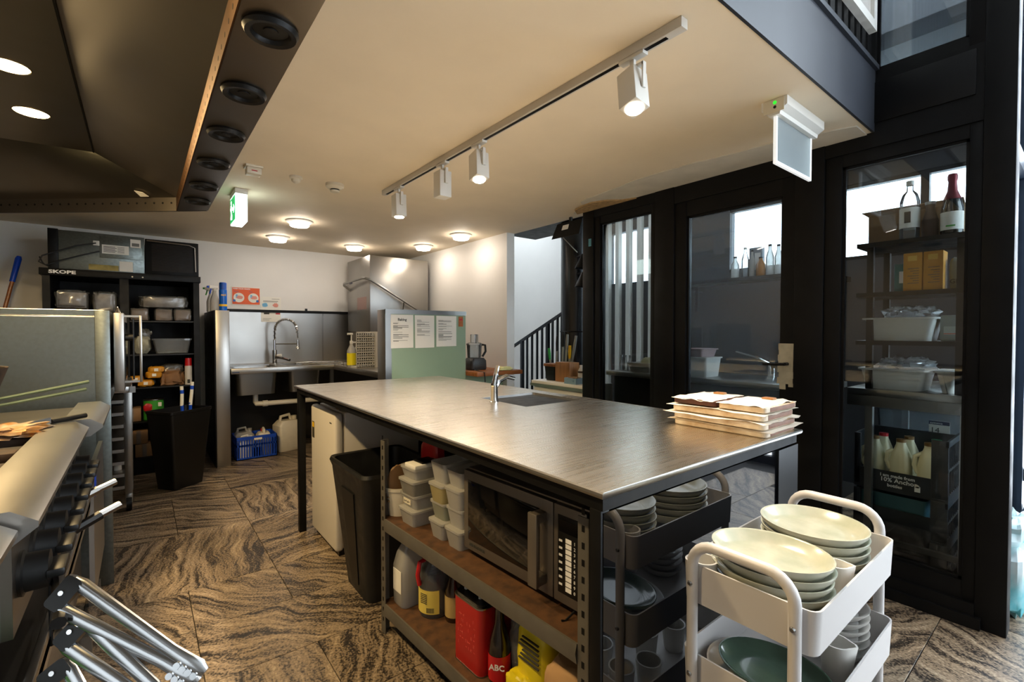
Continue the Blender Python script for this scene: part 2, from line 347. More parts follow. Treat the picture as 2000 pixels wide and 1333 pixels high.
# side screen running off to the right (y = .2) and outer hall windows
t = st(thing('window_6', 'side glass screen with dark blue frames beyond the corner post', 'window', (2.85, .3, 0)), 'side glass screen with dark blue frames beyond the corner post', 'window')
for x in (2.86, 3.55, 4.3): G().box(x, x + .07, .30, .35, 0, 4.6).out('mullion', mat('blue_black_frame', '1c2a3c', .35), t)
for z in (0, 2.2, 4.5): G().box(2.93, 4.6, .305, .345, z, z + .1).out('rail', MATS['blue_black_frame'], t)
G().box(2.93, 4.6, .322, .328, .1, 4.5).out('pane', pane, t)
t = st(thing('window_7', 'tall street windows lighting the hall', 'window', (4.6, -3.6, 0)), 'tall street windows lighting the hall', 'window')
for k in range(6): G().box(4.6, 4.68, -3.6 + k * .75, -3.6 + k * .75 + .06, 0, 4.6).out('mullion', black_fr, t)
for z in (0, .25, 2.3, 4.5): G().box(4.61, 4.67, -3.6, .34, z, z + .08).out('rail', black_fr, t)
# ---------------------------------------------------------------- extraction hood
hood = thing('extraction_hood', 'stainless extraction hood with black round vents over the cooking line', 'hood', (-.3, 2, 2.0))
def endy(x): return 3.455 + (.337 - x) * .8655
HZ, FZ, RZ = 2.0, 2.084, 2.25
Y0 = -.6
G().poly([(.187, Y0), (.337, Y0), (.337, endy(.337)), (.187, endy(.187))], HZ, HZ + .012).out('edge_strip', steel_dk, hood)
G().box(.325, .337, Y0, 3.45, HZ + .012, 2.40).out('outer_side', steel_dk, hood)
g = G().quad((.187, Y0, HZ), (.187, endy(.187), HZ), (.187, endy(.187), FZ), (.187, Y0, FZ))
G().box(.183, .188, Y0, endy(.187), HZ, FZ).out('side_flange', mat('brown_stained_steel', '6e4f33', .38, 1, var=.2, scale=20), hood)
g.bm.free()
n = Vector((.8655, 1, 0)).normalized() * .006
e = [(.187, endy(.187)), (-1.24, endy(-1.24))]
G().poly([e[0], e[1], (e[1][0] + n.x, e[1][1] + n.y), (e[0][0] + n.x, e[0][1] + n.y)], HZ, FZ).out('end_flange', steel_dk, hood)
e = [(.325, endy(.325)), (-1.24, endy(-1.24))]
G().poly([(e[0][0] + n.x * 1.2, e[0][1] + n.y * 1.2), (e[1][0] + n.x * 1.2, e[1][1] + n.y * 1.2), (e[1][0] + n.x * 2.5, e[1][1] + n.y * 2.5), (e[0][0] + n.x * 2.5, e[0][1] + n.y * 2.5)], HZ, 2.4).out('outer_end', steel_dk, hood)
def sheet(name, pts, m, t=.004):
    P = [Vector(p) for p in pts]; nn = (P[1] - P[0]).cross(P[2] - P[0]).normalized() * t
    if nn.z < 0: nn = -nn
    return G().loft([P, [p + nn for p in P]]).out(name, m, hood, flat=True)
rx, ry = -.19, 3.51
sheet('sloped_panel', [(.185, Y0, FZ), (.185, endy(.187), FZ), (rx, ry, RZ), (rx, Y0, RZ)], steel_dk)
A_, B_, C_, D_ = [Vector(p) for p in ((.185, endy(.185), FZ), (-1.24, endy(-1.24), FZ), (-1.24, 3.62, RZ), (rx, ry, RZ))]
gp = [A_.lerp(B_, i / 10).lerp(D_.lerp(C_, i / 10), j / 8) for i in range(11) for j in range(9)]
g = G(); g._geo(gp, [(i*9+j, (i+1)*9+j, (i+1)*9+j+1, i*9+j+1) for i in range(10) for j in range(8)]); g.out('end_panel', steel_dk, hood)
sheet('filter_panel', [(rx - .004, Y0, RZ), (rx - .004, ry, RZ), (-1.24, 3.62, RZ), (-1.24, Y0, RZ)], steel_dk)
G().box(rx - .006, rx, Y0, ry, RZ - .004, RZ).out('seam', black, hood)
G().box(-1.24, .32, Y0, Y0 + .01, HZ, 2.4).out('outer_back', steel_dk, hood)
g = G()
for k in range(40):
    y = .9 + k * .068
    if y < endy(.187) - .02: g.cyl((.1825, y, HZ + .03), (.1835, y, HZ + .03), .007, n=8)
for k in range(22):
    x = .16 - k * .042; y = endy(x); g.cyl((x - n.x * .1, y - n.y * .1, HZ + .05), (x + n.x * .2, y + n.y * .2, HZ + .05), .0065, n=8)
g.out('drain_hole', black, hood, kind='stuff')
for k, y in enumerate((.55, .92, 1.293, 1.677, 2.064, 2.457, 2.868, 3.217)):
    v = G().lathe([(.062, 0), (.064, -.006), (.058, -.016), (.046, -.014), (.040, -.006), (.039, .0)], (.262, y, HZ), 28, c0=False, c1=False).out('round_vent', black_pl, hood)
    G().lathe([(.040, 0), (.040, -.005), (.018, -.006), (.017, -.009), (.001, -.010)], (.262, y, HZ), 20).out('vent_core', black_pl, v)
G().loft([[( -.02, endy(-.02) - .09, 2.1085), (.02, endy(.02) - .075, 2.101), (.05, endy(.05) - .03, 2.086), (.01, endy(.01) - .03, 2.086)], [( -.02, endy(-.02) - .09, 2.1065), (.02, endy(.02) - .075, 2.099), (.05, endy(.05) - .03, 2.084), (.01, endy(.01) - .03, 2.084)]]).out('label_plate', paper, hood)
warm = (1, .72, .36)
for k, y in enumerate((2.57, 3.05)):
    l = G().lathe([(.058, 0), (.062, -.004), (.066, 0)], (-.378, y, RZ), 24, c0=False, c1=False).out('light_bezel', steel_dk, hood)
    G().cyl((-.378, y, RZ - .0025), (-.378, y, RZ - .0005), .058, n=24).out('light_lens', lamp_y, l)
    light('hood_lamp', 'AREA', (-.378, y, RZ - .006), 13, warm, hood, size=.11)
for y in (.9, 1.6):  # two further hood lamps, added out of view
    l = G().cyl((-.378, y, RZ - .0025), (-.378, y, RZ - .0005), .058, n=24).out('light_lens', lamp_y, hood)
    light('hood_lamp', 'AREA', (-.378, y, RZ - .006), 9, warm, hood, size=.11)

# ---------------------------------------------------------------- ceiling fittings
for k, (x, y, lb) in enumerate(((1.08, 4.30, 'round white ceiling light nearest the exit sign'), (1.09, 5.15, 'round white ceiling light above the sink tap'), (1.87, 5.18, 'round white ceiling light in front of the steel dishwasher hood'), (2.46, 4.68, 'small-looking round ceiling light behind the dishwasher hood corner'), (2.47, 3.92, 'round ceiling light closest to the stairs'))):
    t = thing('ceiling_light', lb, 'light', (x, y, ZC), group='round ceiling lights')
    G().lathe([(.105, 0), (.108, -.006), (.085, -.022), (.075, -.024)], (x, y, ZC), 32, c0=False, c1=False).out('bezel', white_pl, t)
    G().lathe([(.078, -.010), (.076, -.040), (.068, -.048), (.001, -.050)], (x, y, ZC), 32).out('diffuser', lamp_c, t)
tr = thing('track_light', 'white ceiling track with adjustable square spotlights', 'light', (1.30, 1.9, ZC))
G().box(1.283, 1.317, .80, 3.03, ZC - .032, ZC, .002).out('rail', mat('grey_white_metal', 'c3bdb2', .45), tr)
G().box(1.293, 1.307, .86, 2.99, ZC - .0335, ZC - .03).out('slot', black, tr)
tw = mat('spot_white', 'd5d2ca', .42)
for k, (y, tilt, on, lean) in enumerate(((.99, 14, 1, 12), (1.90, 14, 1, 8), (2.25, 0, 0, 0), (2.80, 3, 1, 0))):
    h = G().box(1.286, 1.314, y - .05, y + .05, ZC - .044, ZC - .032, .002).out('adapter', tw, tr)
    sgn = 1 if k in (0, 1) else -1
    G().box(1.294, 1.306, y - .008, y + .008, ZC - .07, ZC - .044).box(1.292, 1.308, y - .045, y + .01, ZC - .075, ZC - .067).box(1.292, 1.308, y - .047, y - .041, ZC - .15, ZC - .067).out('bracket', tw, h)
    a, b2 = R(tilt), R(lean)
    M = Matrix.Translation((1.30, y, ZC - .135)) @ Matrix.Rotation(-a, 4, 'X') @ Matrix.Rotation(b2, 4, 'Y')
    g = G().box(-.036, .036, -.036, .036, -.085, .055, .004)
    for v in g.bm.verts: v.co = M @ v.co
    sp = g.out('spot_head', tw, tr)
    if on:
        g = G().cyl((0, 0, -.088), (0, 0, -.084), .029, n=24)
        for v in g.bm.verts: v.co = M @ v.co
        g.out('lens', lamp_w, sp)
        p = M @ Vector((0, 0, -.095)); l = light('spot_lamp', 'SPOT', p, 55, (1, .83, .62), tr, size=.028, spot=110, blend=.8)
        l.rotation_euler = (-a, b2, 0)
# detectors
t = thing('fire_alarm_box', 'small square white call box on the ceiling beside the hood', 'alarm box', (.52, 3.05, ZC))
G().box(.475, .565, 3.01, 3.09, ZC - .012, ZC, .003).out('base', cream_pl, t); G().box(.482, .558, 3.017, 3.083, ZC - .05, ZC - .012, .006).out('cover', cream_pl, t)
G().box(.505, .535, 3.015, 3.0175, ZC - .035, ZC - .030).out('mark', red_m, t)
t = thing('heat_detector', 'small cream dome detector between the call box and the smoke detector', 'detector', (.757, 3.085, ZC))
G().lathe([(.036, 0), (.037, -.012), (.028, -.018)], (.757, 3.085, ZC), 24).out('base', cream_pl, t); G().lathe([(.026, -.018), (.024, -.032), (.012, -.04), (.001, -.041)], (.757, 3.085, ZC), 24).out('sensor', cream_pl, t)
t = thing('smoke_detector', 'larger round cream smoke detector with dark slots on ceiling', 'detector', (.992, 3.089, ZC))
G().lathe([(.056, 0), (.056, -.018), (.048, -.026)], (.992, 3.089, ZC), 28).out('base', cream_pl, t)
G().lathe([(.028, -.026), (.028, -.042)], (.992, 3.089, ZC), 20).out('chamber', black_pl, t)
G().lathe([(.044, -.026), (.036, -.034), (.030, -.034)], (.992, 3.089, ZC), 24).out('shoulder', cream_pl, t)
G().lathe([(.030, -.042), (.026, -.052), (.001, -.054)], (.992, 3.089, ZC), 24).out('cap', cream_pl, t)
# running man exit sign
t = thing('exit_sign', 'lit green and white running man exit box hanging from ceiling', 'exit sign', (.53, 3.65, 2.2))
ex_w = mat('exit_diffuser', 'f4fbf8', .4, emit='e8fff8', es=2.2); ex_g = mat('exit_green', '1c9a52', .4, emit='1f9d50', es=.8)
G().box(.497, .573, 3.56, 3.79, 2.165, 2.2, .004).out('housing', white_pl, t)
G().box(.50, .57, 3.565, 3.785, 1.985, 2.165, .003).out('diffuser', ex_w, t)
G().box(.497, .50, 3.575, 3.775, 1.995, 2.155).out('sign_face', ex_g, t)
g = G()
X0 = .4955
def yz(P): g.loft([[(X0, 3.775 - a * .2, 1.995 + b * .16) for a, b in P], [(X0 + .0015, 3.775 - a * .2, 1.995 + b * .16) for a, b in P]])
g.cyl((X0, 3.715, 2.128), (X0 + .0015, 3.715, 2.128), .012, n=12)
yz([(.22, .72), (.34, .74), (.36, .45), (.26, .42)]); yz([(.26, .45), (.34, .42), (.42, .28), (.40, .1), (.34, .1), (.34, .26)]); yz([(.26, .45), (.22, .3), (.12, .22), (.14, .14), (.30, .24), (.34, .4)])
yz([(.33, .72), (.48, .58), (.46, .52), (.33, .62)]); yz([(.23, .72), (.10, .60), (.13, .50), (.18, .56), (.25, .64)])
yz([(.55, .45), (.78, .45), (.78, .55), (.55, .55)]); yz([(.74, .68), (.96, .5), (.74, .32), (.80, .5)])
g.out('pictogram', ex_w, t)
# blank emergency sign close to the bulkhead
t = thing('emergency_sign', 'blank frosted blade emergency sign hanging near the bulkhead', 'exit sign', (2.24, .85, 2.2))
G().prismx([(.80, 2.2), (.90, 2.2), (.90, 2.165), (.875, 2.15), (.872, 2.135), (.828, 2.135), (.825, 2.15), (.80, 2.165)], 2.04, 2.44).out('housing', white_pl, t)
G().box(2.035, 2.04, .81, .89, 2.145, 2.198).out('end_cap', cream_pl, t)
G().cyl((2.0335, .845, 2.183), (2.036, .845, 2.183), .007, n=10).out('indicator', mat('led_green', '2bbf35', .3, emit='2bff35', es=.6), t)
G().cyl((2.0335, .845, 2.165), (2.036, .845, 2.165), .006, n=10).out('test_button', black_pl, t)
fg = glass('frosted_panel', (.85, .9, .92), haze=.72, hazecol=(.58, .66, .68), rough=.2)
G().box(2.065, 2.415, .847, .855, 1.955, 2.135).out('blade', fg, t)
lx = mat('edge_lit', 'ffffff', .4, emit='f2fbff', es=.3)
G().box(2.053, 2.065, .845, .857, 1.943, 2.135).box(2.415, 2.427, .845, .857, 1.943, 2.135).box(2.065, 2.415, .845, .857, 1.943, 1.955).out('edge_frame', lx, t)
# ---------------------------------------------------------------- island bench
IX0, IX1, IY0, IY1, IZ = .75, 1.775, .64, 3.13, .914
isl = thing('island_bench', 'long island bench with polished steel top, inset sink and black frame', 'bench', (1.25, 1.9, 0))
SX0, SX1, SY0, SY1 = 1.345, 1.70, 1.595, 1.955
g = G()
for a in ((IX0, SX0, IY0, IY1), (SX1, IX1, IY0, IY1), (SX0, SX1, IY0, SY0), (SX0, SX1, SY1, IY1)): g.box(*a, IZ - .012, IZ)
bmesh.ops.remove_doubles(g.bm, verts=g.bm.verts[:], dist=1e-5)
top = g.out('benchtop', steel_top, isl)
G().tube([(IX0, IY0, IZ - .007), (IX1, IY0, IZ - .007), (IX1, IY1, IZ - .007), (IX0, IY1, IZ - .007)], .0075, 8, True).out('rolled_edge', steel, top)
G().tub((SX0 + .015, SX1 - .015, SY0 + .015, SY1 - .015), (SX0, SX1, SY0, SY1), IZ - .19, IZ - .001, .002, .02).out('sink_bowl', steel, isl)
G().box(IX0 + .01, IX1 - .01, IY0 + .01, IY1 - .01, IZ - .045, IZ - .012).out('top_frame', black, isl)
G().box(IX0 + .015, IX1 - .01, IY0 + .012, IY0 + .03, .02, IZ - .05).out('end_panel', black_gl, isl)
G().box(IX1 - .16, IX1 - .008, IY0 + .006, IY0 + .03, .02, IZ - .05).out('corner_panel', mat('black_laminate', '06070a', .3, spec=.3), isl)
G().box(IX1 - .02, IX1 - .008, IY0 + .03, IY1 - .02, .02, IZ - .045).out('back_panel', black_pl, isl)
G().box(1.34, IX1 - .02, IY1 - .035, IY1 - .022, .02, IZ - .045).out('far_panel', black_pl, isl)
G().box(IX0 + .008, IX0 + .036, IY0 + .014, IY0 + .046, 0, IZ - .045, .002).out('leg', black, isl)
for x, y in ((IX0 + .01, IY1 - .05), (IX1 - .06, IY1 - .05)):
    G().box(x, x + .04, y, y + .04, 0, IZ - .045, .002).out('leg', black, isl)
tp = G().lathe([(.021, 0), (.021, .004), (.018, .006), (.0175, .075), (.019, .08)], (1.318, 1.80, IZ), 20).out('tap_body', chrome, isl)
G().tube([(1.318, 1.80, IZ + .07), (1.345, 1.80, IZ + .10), (1.39, 1.80, IZ + .118), (1.44, 1.80, IZ + .105)], .011, 10, radii=[.016, .015, .012, .010]).out('tap_spout', chrome, tp)
G().tube([(1.318, 1.80, IZ + .078), (1.325, 1.80, IZ + .11), (1.345, 1.815, IZ + .15), (1.357, 1.825, IZ + .165)], .01, 10, radii=[.017, .013, .010, .011]).out('tap_lever', chrome, tp)

# ---------------------------------------------------------------- slotted storage rack under the island
RK = (.774, 1.855, 0); RA = R(3.19)
rack = thing('storage_rack', 'grey slotted metal rack with chipboard shelves under the island', 'shelf', RK, RA)
RL, RD = 1.10, .50
slot_m = mat('rack_grey', '6b675f', .5, .4, var=.2, scale=12)
def rpt(wd, v, z):   # rack-local to world
    c, s_ = math.cos(RA), math.sin(RA); return (RK[0] + wd * c - v * s_, RK[1] + wd * s_ + v * c, z)
for i, (wx, vy) in enumerate(((0, 0), (0, -RL), (RD - .035, 0), (RD - .035, -RL))):
    hgt = .80 if wx == 0 else .84
    sg = -1 if vy == 0 else 1
    p = G().box(wx, wx + .003, vy if vy else -.035, (vy + .035) if vy else 0, 0, hgt).box(wx, wx + .035, vy if vy else -.003, (vy + .003) if vy else 0, 0, hgt).out('post', slot_m, rack, local=True)
    if wx == 0:
        g = G()
        for k in range(19):
            z = .05 + k * .042; yc = (-.018 if vy == 0 else vy + .018)
            g.box(wx - .0006, wx + .0005, yc - .0045, yc + .0045, z, z + .016)
        g.out('keyhole_slot', black, p, local=True, kind='stuff')
for k, z in enumerate((.125, .478)):
    G().box(.004, RD, -RL + .004, -.004, z - .012, z).out('shelf_board', chip, rack, local=True)
    for wx in (.0, RD - .03):
        G().prismy([(wx - .002, z - .048), (wx + .028, z - .048), (wx + .028, z - .014), (wx + .004, z - .014), (wx + .004, z + .002), (wx - .002, z + .002), (wx - .008, z - .02)], -RL + .036, -.036).out('beam', slot_m, rack, local=True)
    for vy in (-.034, -RL + .004): G().box(.03, RD - .03, vy, vy + .03, z - .045, z - .014).out('end_beam', slot_m, rack, local=True)
SH1, SH0 = .478, .125
# microwave
mws = mat('microwave_steel', '7b746c', .42, .7)
mw = thing('microwave', 'stainless commercial microwave with black window and keypad on rack shelf', 'microwave', rpt(.07, -.49, SH1), RA)
# local: x into island, y from 0 (far) to -.555 (near), z from 0
MWL, MH = .545, .30
G().box(.02, .38, -MWL, 0, .022, MH, .004).out('body', mws, mw, local=True)
for a, b in ((.06, -.05), (.06, -MWL + .05), (.32, -.05), (.32, -MWL + .05)): G().cyl((a, b, 0), (a, b, .024), .015).out('foot', black_pl, mw, local=True)
dr = G().box(0, .02, -.425, -.002, .026, MH - .004, .003).out('door', mws, mw, local=True)
G().box(-.002, .001, -.372, -.028, .062, MH - .035, .001).out('window', mat('microwave_glass', '050505', .06, spec=.8), dr, local=True)
G().box(-.045, -.032, -.405, -.368, .055, MH - .035, .004).box(-.04, 0, -.402, -.371, MH - .065, MH - .037, .003).box(-.04, 0, -.402, -.371, .057, .085, .003).out('handle', mws, dr, local=True)
text('MENUMASTER', .013, ink, dr, (-.0008, -.035, .042), (90, 0, -90), local=True, bold=.0004)
cp = G().box(.0, .02, -MWL, -.428, .026, MH - .004, .003).out('control_panel', mws, mw, local=True)
G().box(-.0015, .001, -.528, -.445, .055, MH - .03, .001).out('keypad', black_pl, cp, local=True)
G().box(-.002, -.001, -.522, -.45, MH - .075, MH - .042).out('display', mat('display_dark', '08090c', .1), cp, local=True)
g = G()
for k in range(10): z = MH - .095 - k * .0148; g.box(-.0022, -.001, -.495, -.474, z - .006, z + .006)
for k in range(7): z = MH - .1 - k * .02; g.box(-.0022, -.001, -.462, -.450, z - .003, z + .003)
g.out('key_label', white_ink, cp, local=True, kind='stuff')
for k, c in enumerate('1234567890'): text(c, .0125, white_ink, cp, (-.0019, -.503, MH - .099 - k * .0148), (90, 0, -90), local=True, name='key_digit')
G().tube([(.01, -.50, .02), (-.02, -.49, .0), (-.03, -.485, .002)], .003, 6).out('power_cord', black_pl, mw, local=True)

# takeaway containers, stacked
cont_fill = {'seeds': mat('grey_seeds', '8f8878', .8, var=.6, scale=90), 'yellow': mat('yellow_mustard', 'd9bd55', .5), 'green': mat('dried_herbs', '7d8264', .8, var=.5, scale=70),
             'white': mat('white_flour', 'd8d3c6', .8), 'grey': mat('grey_spice', '9c9488', .8, var=.3, scale=50), None: None}
frost_by = {'yellow': glass('frosted_yellow', (.9, .85, .6), haze=.62, hazecol=(.85, .74, .38), rough=.15), 'green': glass('frosted_green', (.85, .88, .8), haze=.62, hazecol=(.60, .62, .50), rough=.15), 'seeds': glass('frosted_seeds', (.85, .84, .8), haze=.5, hazecol=(.62, .60, .55), rough=.15)}
def container(wd, v, z, h, fill, label, lid=True, wdt=.105, dep=.16, fl_h=.6):
    t = thing('food_container', label, 'container', rpt(wd, v, z), RA, group='stacked takeaway containers on the rack')
    a, b = (.012, dep - .012, -wdt + .012, -.012), (.002, dep - .002, -wdt + .002, -.002)
    G().tub(a, b, 0, h - .006, .0012, .014, 3).out('tub', frost_by.get(fill, frost_pl), t, local=True)
    if fill: G().loft([[(x, y, zz) for x, y in rrect(a[0] + .003 + q, a[1] - .003 - q, a[2] + .003 + q, a[3] - .003 - q, .01, 3)] for zz, q in ((.003, 0), (h * fl_h, -.005))]).out('contents', cont_fill[fill], t, local=True)
    if lid: G().loft([[(x, y, zz) for x, y in rrect(q, dep - q, -wdt + q, -q, .014, 3)] for zz, q in ((h - .009, 0), (h - .001, 0), (h, .004))]).out('lid', frost_pl, t, local=True)
    return t
cols = [(.035, -.075, [(.064, 'grey', 'lidded takeaway container of grey spice at the foot of the left stack'), (.058, 'grey', 'takeaway container with a handwritten label in the left stack'), (.062, 'seeds', 'takeaway container full of dark seeds in the left stack'), (.048, 'white', 'shallow lidded container under the kitchen scale')]),
        (.055, -.272, [(.068, 'grey', 'empty-looking takeaway container at the foot of the middle stack'), (.068, 'green', 'takeaway container of green herbs in the middle stack'), (.072, 'yellow', 'takeaway container of yellow powder in the middle stack'), (.082, 'white', 'open tall container at the top of the middle stack')]),
        (.055, -.381, [(.07, 'white', 'takeaway container at the foot of the stack touching the microwave'), (.072, 'white', 'second takeaway container up beside the microwave'), (.075, 'white', 'third takeaway container up beside the microwave'), (.065, None, 'open empty container on top beside the microwave')])]
for ci, (wd, v, L_) in enumerate(cols):
    z = SH1
    for k, (h, f, lb) in enumerate(L_):
        t = container(wd + (.012 if k % 2 else 0), v + (.004 if k % 2 else -.002), z, h, f, lb, lid=not (k == 3 and ci > 0), wdt=.125 if ci == 0 else .103)
        if ci == 0 and k == 1:
            lbm = G().box(.0035, .006, -.085, -.03, .016, .036).out('tape_label', cream_pl, t, local=True); g = G()
            for q in range(6): g.box(.0028, .0036, -.040 - q * .0075, -.0365 - q * .0075, .021 + .002 * (q % 3), .030 - .002 * (q % 2))
            g.out('pen_scrawl', ink, lbm, local=True, kind='stuff')
        z += h - .001
zt = SH1 + .064 + .058 + .062 + .048 - .004
t = thing('kitchen_scale', 'small white and dark kitchen scale on top of the left stack', 'scale', rpt(.05, -.10, zt), RA)
G().box(.0, .11, -.095, -.01, 0, .016, .004).out('body', white_pl, t, local=True); G().box(.035, .108, -.09, -.015, .016, .022, .003).out('weighing_plate', black_pl, t, local=True)
t = thing('ice_cream_pail', 'cream plastic pail marked in pen at the rack end', 'pail', rpt(.02, .05, SH1), RA)
G().lathe([(.052, 0), (.062, .105), (.066, .105), (.066, .118), (.060, .118), (.050, .004)], (.07, -.055, 0), 24, sx=1.05, sy=.95).out('tub', cream_pl, t, local=True)
g = G()
for q in range(12): g.box(.0085 - .0012 * (q % 6), .012, -.022 - (q % 6) * .0095, -.0165 - (q % 6) * .0095, .075 - .018 * (q // 6) + .002 * (q % 3), .082 - .018 * (q // 6) + .001 * (q % 4))
g.out('pen_scrawl', mat('faded_ink', '7d6a52', .8), t, local=True, kind='stuff')
G().blob((.0, 0, .055), (.055, .012, .075), .15, 3, 3.).out('kraft_pouch', brown_p, label='brown kraft paper pouch poking out of the pail', cat='pouch', loc=rpt(.085, -.005, SH1 + .075), local=True, rz=RA)
t = thing('red_pouch', 'red printed foil pouch standing behind the left stack', 'pouch', rpt(.24, -.02, SH1), RA)
G().blob((0, 0, .15), (.03, .07, .15), .08, 5, 4).out('pouch_body', red_m, t, local=True); G().lathe([(.045, 0), (.045, .001)], (0, 0, 0), 20).out('white_band', white_ink, t, local=True).scale = (0, 0, 0)
bpy.data.objects.remove(t.children[1])
G().box(-.034, -.029, -.05, .035, .15, .185, .001).out('white_band', white_ink, t, local=True)

# lower shelf goods
t = thing('milk_bottle', 'white plastic bottle with grey contents at the low shelf end', 'bottle', rpt(.085, -.075, SH0), RA)
G().loft([[(x, y, z) for x, y in rrect(-w_, w_, -w_, w_, w_ * .5, 4)] for z, w_ in ((0, .048), (.01, .052), (.16, .052), (.21, .04), (.25, .02), (.262, .02))]).out('bottle_body', frost_pl, t, local=True)
G().loft([[(x, y, z) for x, y in rrect(-w_, w_, -w_, w_, w_ * .5, 4)] for z, w_ in ((.004, .045), (.01, .049), (.085, .049))]).out('contents', mat('grey_liquid', '6f6f6a', .4), t, local=True)
G().cyl((0, 0, .262), (0, 0, .285), .019).out('cap', white_pl, t, local=True); G().box(-.0535, -.052, -.035, .03, .06, .15).out('label_print', paper, t, local=True)
t = thing('amber_jug', 'clear jug of dark red vinegar with red handle and yellow label', 'bottle', rpt(.13, -.205, SH0), RA + R(15))
G().lathe([(.058, 0), (.062, .012), (.062, .13), (.05, .18), (.022, .235), (.020, .26)], (0, 0, 0), 28, c1=False).out('bottle_body', clear_pl, t, local=True)
G().lathe([(.055, .003), (.0595, .014), (.0595, .115)], (0, 0, 0), 28).out('liquid', mat('vinegar', '35100a', .1, coat=.5), t, local=True)
G().tube([(-.035, .02, .215), (-.06, .022, .215), (-.072, .022, .17), (-.064, .02, .128)], .009, 8).out('handle', red_m, t, local=True)
G().cyl((0, 0, .26), (0, 0, .275), .022).out('cap', red_m, t, local=True)
lb = G().loft([[(-.0632 * math.cos(a), -.0632 * math.sin(a) , z) for a in [R(-50 + 10 * k) for k in range(12)]] + [(-.0625 * math.cos(a), -.0625 * math.sin(a), z) for a in [R(60 - 10 * k) for k in range(12)]] for z in (.02, .112)]).out('label_print', mat('yellow_label', 'd8c45c', .5), t, local=True)
g = G()
for k in range(9): a = R(14 + k * 3.2); g.box(-.0643 * math.cos(a), -.063 * math.cos(a), -.0637 * math.sin(a) - .0008, -.0637 * math.sin(a) + .0008, .026, .045)
for k in range(6): g.box(-.0637, -.063, -.018, .015, .06 + k * .007, .063 + k * .007)
g.out('barcode', ink, lb, local=True, kind='stuff')
t = thing('brown_bottle', 'slim brown glass bottle with pale label behind the vinegar jug', 'bottle', rpt(.16, -.30, SH0), RA)
G().lathe([(.034, 0), (.036, .01), (.036, .12), (.014, .18), (.013, .26), (.016, .262), (.016, .275)], (0, 0, 0), 20).out('bottle_body', mat('brown_glass', '2a1606', .08, coat=.5), t, local=True)
G().lathe([(.0366, .02), (.0366, .10)], (0, 0, 0), 20, c0=False, c1=False).out('label_print', mat('buff_label', 'b39a63', .6), t, local=True)
t = thing('white_tub', 'open white rectangular tub standing on the low shelf', 'tub', rpt(.185, -.335, SH0), RA)
G().tub((.02, .20, -.14, -.02), (0, .22, -.16, 0), 0, .20, .004, .025).out('tub_wall', white_pl, t, local=True)
t = thing('oil_tin', 'red square oil tin with black top and white handle', 'tin', rpt(.035, -.475, SH0), RA)
G().poly(rrect(0, .145, -.155, 0, .022, 5), .003, .222).out('can_body', mat('red_tin', 'a81a18', .35, var=.15, scale=6), t, local=True)
for z_ in (.0, .222): G().poly(rrect(-.0015, .1465, -.1565, .0015, .023, 5), z_, z_ + .005).out('seam_rim', steel, t, local=True)
G().poly(rrect(.005, .14, -.15, -.005, .02, 5), .227, .235).out('top_plate', mat('black_tin', '15110f', .3, .4), t, local=True)
G().cyl((.10, -.11, .235), (.10, -.11, .262), .024, .021).out('cap', black_pl, t, local=True)
G().tube([(.035, -.03, .236), (.035, -.03, .252), (.035, -.05, .258), (.035, -.09, .258), (.035, -.11, .252), (.035, -.11, .236)], .007, 8).out('handle', white_pl, t, local=True)
g = G(); rnd = random.Random(5)
for q in range(46):
    v, z = -.03 - .095 * rnd.random(), .07 + .12 * (q // 8) / 6
    if q % 2: g.box(-.0008, .0, v - .006, v, z, z + .0022)
    else: g.box(-.0008, .0, v - .002, v, z - .004, z + .006)
g.out('embossed_print', mat('pink_print', 'c9524a', .4), t, local=True, kind='stuff')
t = thing('soy_sauce_bottle', 'dark soy sauce bottle with red ABC label beside oil tin', 'bottle', rpt(.085, -.665, SH0), RA + R(38))
G().lathe([(.033, 0), (.036, .01), (.036, .10), (.030, .14), (.016, .19), (.0145, .25)], (0, 0, 0), 24).out('bottle_body', mat('dark_bottle', '0c0605', .08, coat=.5), t, local=True)
G().cyl((0, 0, .25), (0, 0, .275), .016).out('cap', red_m, t, local=True)
lb = G().lathe([(.0368, .015), (.0368, .095)], (0, 0, 0), 28, c0=False, c1=False).out('label_print', red_m, t, local=True)
text('ABC', .026, white_ink, lb, (-.0380, .026, .055), (90, 0, -90), local=True, bold=.0006)
t = thing('yellow_bag', 'bright yellow printed food bag slumped on the low shelf', 'bag', rpt(.14, -.80, SH0), RA)
G().blob((0, 0, .12), (.055, .07, .12), .14, 9, 3.5).out('bag_body', mat('yellow_bag', 'd3c21a', .35), t, local=True)
G().blob((-.055, .03, .04), (.03, .05, .04), .2, 12, 3).out('bag_fold', MATS['yellow_bag'], t, local=True)
g = G()
for k in range(6): g.box(-.0635, -.058, -.05, .02 + .008 * (k % 3), .20 - k * .014, .2035 - k * .014)
g.out('printed_text', ink, t, local=True, kind='stuff')
t = thing('clear_packet', 'crumpled clear packet between sauce bottle and yellow bag', 'packet', rpt(.15, -.70, SH0), RA)
G().blob((0, 0, .10), (.04, .03, .10), .25, 21, 3).out('packet_body', film, t, local=True)
t = thing('paper_sack', 'brown paper flour sack with lettering at the low shelf near end', 'sack', rpt(.10, -.965, SH0), RA)
G().blob((0, 0, .11), (.06, .07, .11), .1, 17, 4).out('sack_body', mat('sack_paper', 'b08b60', .75, var=.15, scale=14), t, local=True)
text('Bal', .05, ink, t, (-.0665, .0, .16), (90, 0, -90), local=True, bold=.0008, spin=-90)

